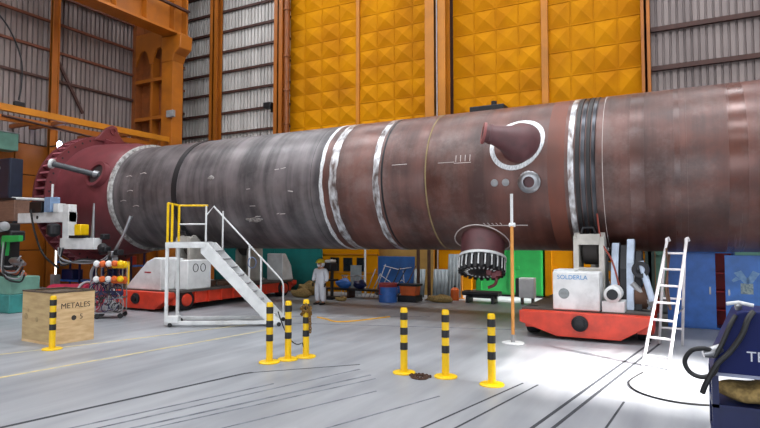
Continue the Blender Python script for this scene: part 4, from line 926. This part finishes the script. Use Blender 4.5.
# drums, bins and jugs
t = thing('steel_drum', 'red and blue steel drum standing by the blue screen', 'drum', (-10.1, 19.75, 0))
obj('body', lathe(bm_(), [(.0, .36), (.3, .36)], (0, 0, 0), (0, 0, 1), 32, capped=False), M_blue, t); 
o = obj('upper_body', lathe(bm_(), [(.3, .36), (.32, .38), (.34, .36), (.68, .36), (.72, .38), (.74, .36), (.72, .33), (.3, .33)], (0, 0, 0), (0, 0, 1), 32, capped=False), mat('dull_red', '#a63a3e', .5), t); o['label'] = 'dull red upper half'
obj('blue_side', lathe(bm_(), [(.3, .363), (.6, .363)], (.03, -.02, 0), (0, 0, 1), 32, capped=False), M_blue, t)
t = thing('plastic_bin', 'orange bin beside the steel drum', 'bin', (-9.4, 20.3, .0))
obj('body', prism(bm_(), [(-.3, .25), (-.36, .62), (.36, .62), (.3, .25)], 'xz', -.25, .25), M_orangeb, t, bevel=.02, smooth=False); obj('stand', box(bm_(), -.4, .4, -.3, .3, 0, .25), M_dark, t); obj('lid', box(bm_(), -.42, .42, -.3, .3, .62, .7), M_dark, t)
def pole(x, y, r, h, m, lab, name='steel_pole'):
    bm = bm_(); cyl(bm, (0, 0, 0), (0, 0, h), r, 12); box(bm, -r*2, r*2, -r*2, r*2, 0, .03); return single(name, bm, m, lab, 'pole', (x, y, 0))
pole(-9.35, 21.0, .07, 2.9, M_rust, 'left one of two rusty steel poles behind the vessel')
pole(-8.92, 21.1, .07, 2.9, M_rust, 'right one of two rusty steel poles behind the vessel')
pole(-7.95, 22.3, .05, 3.0, M_amber, 'slim amber pole before the yellow wall left of the green container')
t = thing('site_wall', 'yellow boarded wall behind the leaning grey sheets', 'partition', (-8.9, 23.9, 0))
obj('panel', box(bm_(), -.7, .85, -.05, .05, 0, 3.3), M_panel, t)
for z in (1.1, 2.0): obj('rail', box(bm_(), -.7, .85, -.08, -.05, z, z+.06), M_amber, t)
def leaning(x, y, w, h, lab, tilt=8):
    bm = bm_(); corrugated(bm, (-w/2, 0, 0), (w/2, 0, 0), (0, -1, 0), 0, h, .16, .03)
    o = single('corrugated_sheet', bm, M_sheetg, lab, 'sheet', (x, y, 0)); o.rotation_euler.x = math.radians(-tilt)
    s = o.modifiers.new('solid', 'SOLIDIFY'); s.thickness = .008; return o
leaning(-9.75, 22.0, .6, 1.2, 'short grey corrugated sheet leaning left of the rusty poles')
leaning(-8.9, 22.3, .75, 1.2, 'medium grey corrugated sheet leaning behind the rusty poles')
leaning(-8.35, 22.5, .7, 1.85, 'tallest grey corrugated sheet leaning right of the rusty poles')
t = thing('gas_jug', 'bright orange gas canister on the floor left of the black pipes', 'canister', (-8.0, 21.6, 0))
obj('body', lathe(bm_(), [(0, .17), (.42, .17), (.5, .1), (.52, .02)], (0, 0, 0), (0, 0, 1), 24), M_orangeb, t); obj('cap', cyl(bm_(), (0, 0, .5), (0, 0, .6), .05, 12), M_dark, t)
def container(x0, x1, y, m, lab, nd):
    t = thing('shipping_container', lab, 'container', ((x0+x1)/2, y, 0)); w = (x1-x0)/2
    obj('body', box(bm_(), -w, w, 0, 2.2, .08, 2.9), m, t, bevel=.03, smooth=False); obj('skid', box(bm_(), -w+.05, w-.05, .05, 2.1, 0, .08), M_dark, t)
    for k in range(nd):
        a = -w+2*w*k/nd; o = obj('door', box(bm_(), a+.04, a+2*w/nd-.04, -.05, 0, .14, 2.8), m, t, bevel=.02, smooth=False)
        obj('lock_bar', cyl(bm_(), (a+.3, -.08, .2), (a+.3, -.08, 2.75), .025, 8), m, o); obj('hinge_plate', box(bm_(), a+.2, a+.5, -.09, -.05, 1.2, 1.32), m, o)
    return t
container(-7.95, -5.02, 24.1, M_green, 'green container seen below the bottom nozzle', 2)
container(-4.95, -2.6, 24.2, M_panel, 'yellow container right of the green one', 2)
t = thing('electric_cabinet', 'small white electric cabinet on a stand in front of the green container', 'cabinet', (-5.05, 21.5, 0))
obj('body', box(bm_(), -.28, .28, -.2, .2, .25, 1.0), M_white, t, bevel=.02); obj('side_vent', box(bm_(), -.42, -.28, -.18, .18, .28, .98), M_dark, t); obj('door', box(bm_(), -.22, .24, -.215, -.2, .3, .95), M_white, t, bevel=.01)
for x in (-.2, .2): obj('leg', box(bm_(), x-.03, x+.03, -.15, .15, 0, .25), M_dark, t)
for k, (z, lab) in enumerate(((.25, 'upper black steel pipe on trestles before the green container'), (.0, ''))):
    if z:
        t = thing('pipe_trestle', 'low dark trestle carrying black pipes before the green container', 'trestle', (-6.75, 21.2, 0))
        for x in (-.5, .5): obj('leg', box(bm_(), x-.05, x+.05, -.3, .3, 0, .28), M_dark, t)
        obj('beam', box(bm_(), -.6, .6, -.05, .05, .18, .28), M_dark, t)
for k, y in enumerate((-.18, .02, .2)):
    single('steel_pipe', cyl(bm_(), (-.72, 0, .09), (.72, 0, .09), .09, 16), M_blk, 'black steel pipe %s on the low trestle' % ('at the front', 'in the middle', 'at the back')[k], 'pipe', (-6.75, 21.2+y, .28), 'black pipes on the trestle')
# right-hand background
t = thing('site_wall', 'yellow door panel behind the roller arms of the right bogie', 'partition', (-1.75, 22.3, 0))
obj('panel', box(bm_(), -.8, .75, -.05, .05, 0, 3.0), M_panel, t)
for z in (1.0, 1.75, 2.0): obj('rail', box(bm_(), -.8, .75, -.08, -.05, z, z+.05), M_amber, t)
ibeam_column(-.85, 21.9, .3, .35, 3.2, mat('dark_green_grey', '#40504a', .6), 'support_post', 'dark green grey steel post left of the pale green wall')
t = thing('site_wall', 'pale green wall behind the blue cabinet', 'partition', (2.2, 22.6, 0))
obj('panel', box(bm_(), -2.9, 3.2, -.05, .05, 0, 3.0), M_lgreen, t)
obj('rail', box(bm_(), -2.9, 3.2, -.1, -.05, 1.9, 2.0), M_lgreen, t)
random.seed(5)
# low bench, rods, bags and tarps along the back
t = thing('low_bench', 'long low dark steel bench with clutter behind the worker', 'bench', (-12.3, 20.6, 0))
obj('top', box(bm_(), -1.5, 1.9, -.3, .3, .32, .38), M_dark, t)
for x in (-1.4, 0, 1.8): obj('leg', box(bm_(), x-.04, x+.04, -.28, .28, 0, .32), M_rust, t)
def blob(name, x, y, z, rx, ry, rz, m, lab, cat, seed=0):
    bm = bm_(); ball(bm, (0, 0, rz*.85), rx, ry, rz, 22); rnd = random.Random(seed); a, b = rnd.uniform(5, 9), rnd.uniform(8, 14)
    for v in bm.verts:
        k = .12*math.sin(a*v.co.x/rx*.6+b*v.co.y)+.08*math.sin(b*v.co.x+a*v.co.z*4); v.co += Vector((v.co.x, v.co.y, v.co.z*.6))*k; v.co.z = max(0, v.co.z)
    return single(name, bm, m, lab, cat, (x, y, z))
blob('tarpaulin', -12.65, 20.6, .385, .35, .25, .22, M_blue, 'crumpled blue tarpaulin on the low bench, left of the darker one', 'tarpaulin', 1)
blob('tarpaulin', -11.85, 20.6, .385, .3, .22, .2, M_navy, 'crumpled navy tarpaulin on the low bench beside the blue one', 'tarpaulin', 2)
blob('sack', -14.2, 19.7, 0, .5, .3, .2, M_burlap, 'flat tan sack on the floor left of the worker', 'sack', 3)
blob('sack', -14.5, 20.55, 0, .45, .3, .32, M_burlap, 'taller tan sack behind the flat one left of the worker', 'sack', 4)
blob('sack', -8.2, 20.6, 0, .55, .25, .16, M_burlap, 'tan sack on the floor at the foot of the rusty poles', 'sack', 5)
blob('sack', -11.9, 19.2, 0, .25, .2, .1, M_burlap, 'small tan sack on the floor just right of the worker', 'sack', 6)
t = thing('column_drill', 'dark column drill with a pale head right behind the worker', 'drill', (-12.75, 19.7, 0))
obj('base', box(bm_(), -.3, .3, -.3, .3, 0, .1), M_dark, t, bevel=.02); obj('column', cyl(bm_(), (0, .1, .1), (0, .1, 1.55), .07, 14), M_dark, t)
obj('table', box(bm_(), -.28, .28, -.3, .15, .75, .82), M_dark, t); obj('head', box(bm_(), -.18, .18, -.28, .25, 1.15, 1.5), M_dark, t, bevel=.05); obj('cap', box(bm_(), -.16, .16, -.24, .2, 1.5, 1.62), M_white, t, bevel=.05)
obj('spindle', cyl(bm_(), (0, -.18, .95), (0, -.18, 1.15), .035, 12), M_steel, t)
for k in range(9):
    x = -11.7+.2*k; l = random.uniform(1.0, 1.9); dx = .1+.03*k
    single('steel_rod', tube(bm_(), [(0, 0, .02), (dx, .8, l*.75)], .022, 6), random.choice((M_dark, M_rust, M_grey)), 'steel rod leaning in the tangle before the blue screen', 'rod', (x, 20.7+.02*k, 0), 'steel rods leaning before the blue screen')
for k, x in enumerate((-13.05, -12.6, -12.2)):
    t = thing('steel_stool', 'small steel stool behind the low bench, %s of three' % ('leftmost', 'middle', 'rightmost')[k], 'stool', (x, 21.3, 0), 0, 'steel stools behind the bench')
    obj('seat', lathe(bm_(), [(0, .16), (.04, .16)], (0, 0, .85), (0, 0, 1), 18), M_steel, t)
    for a in range(3): obj('leg', tube(bm_(), [(.1*math.cos(a*2.1), .1*math.sin(a*2.1), .85), (.18*math.cos(a*2.1), .18*math.sin(a*2.1), 0)], .016, 6), M_steel, t)
for k, (x, y, s, m) in enumerate(((-1.35, 21.1, .34, M_white), (-.45, 21.0, .28, M_sheetg), (-2.35, 21.2, .36, M_grey), (.35, 20.9, .22, M_sheetg))):
    blob('scrap_bag', x, y, 0, s*1.3, s, s*1.4, m, ('large white', 'small grey', 'biggest grey', 'smallest pale grey')[k]+' scrap bag in the heap behind the right bogie', 'bag', 20+k)
blob('cloth_bundle', 1.1, 18.42, 2.1, .25, .14, .05, mat('dark_cloth', '#3b4a46', .9), 'dark cloth bundle on top of the blue cabinet', 'cloth', 31)
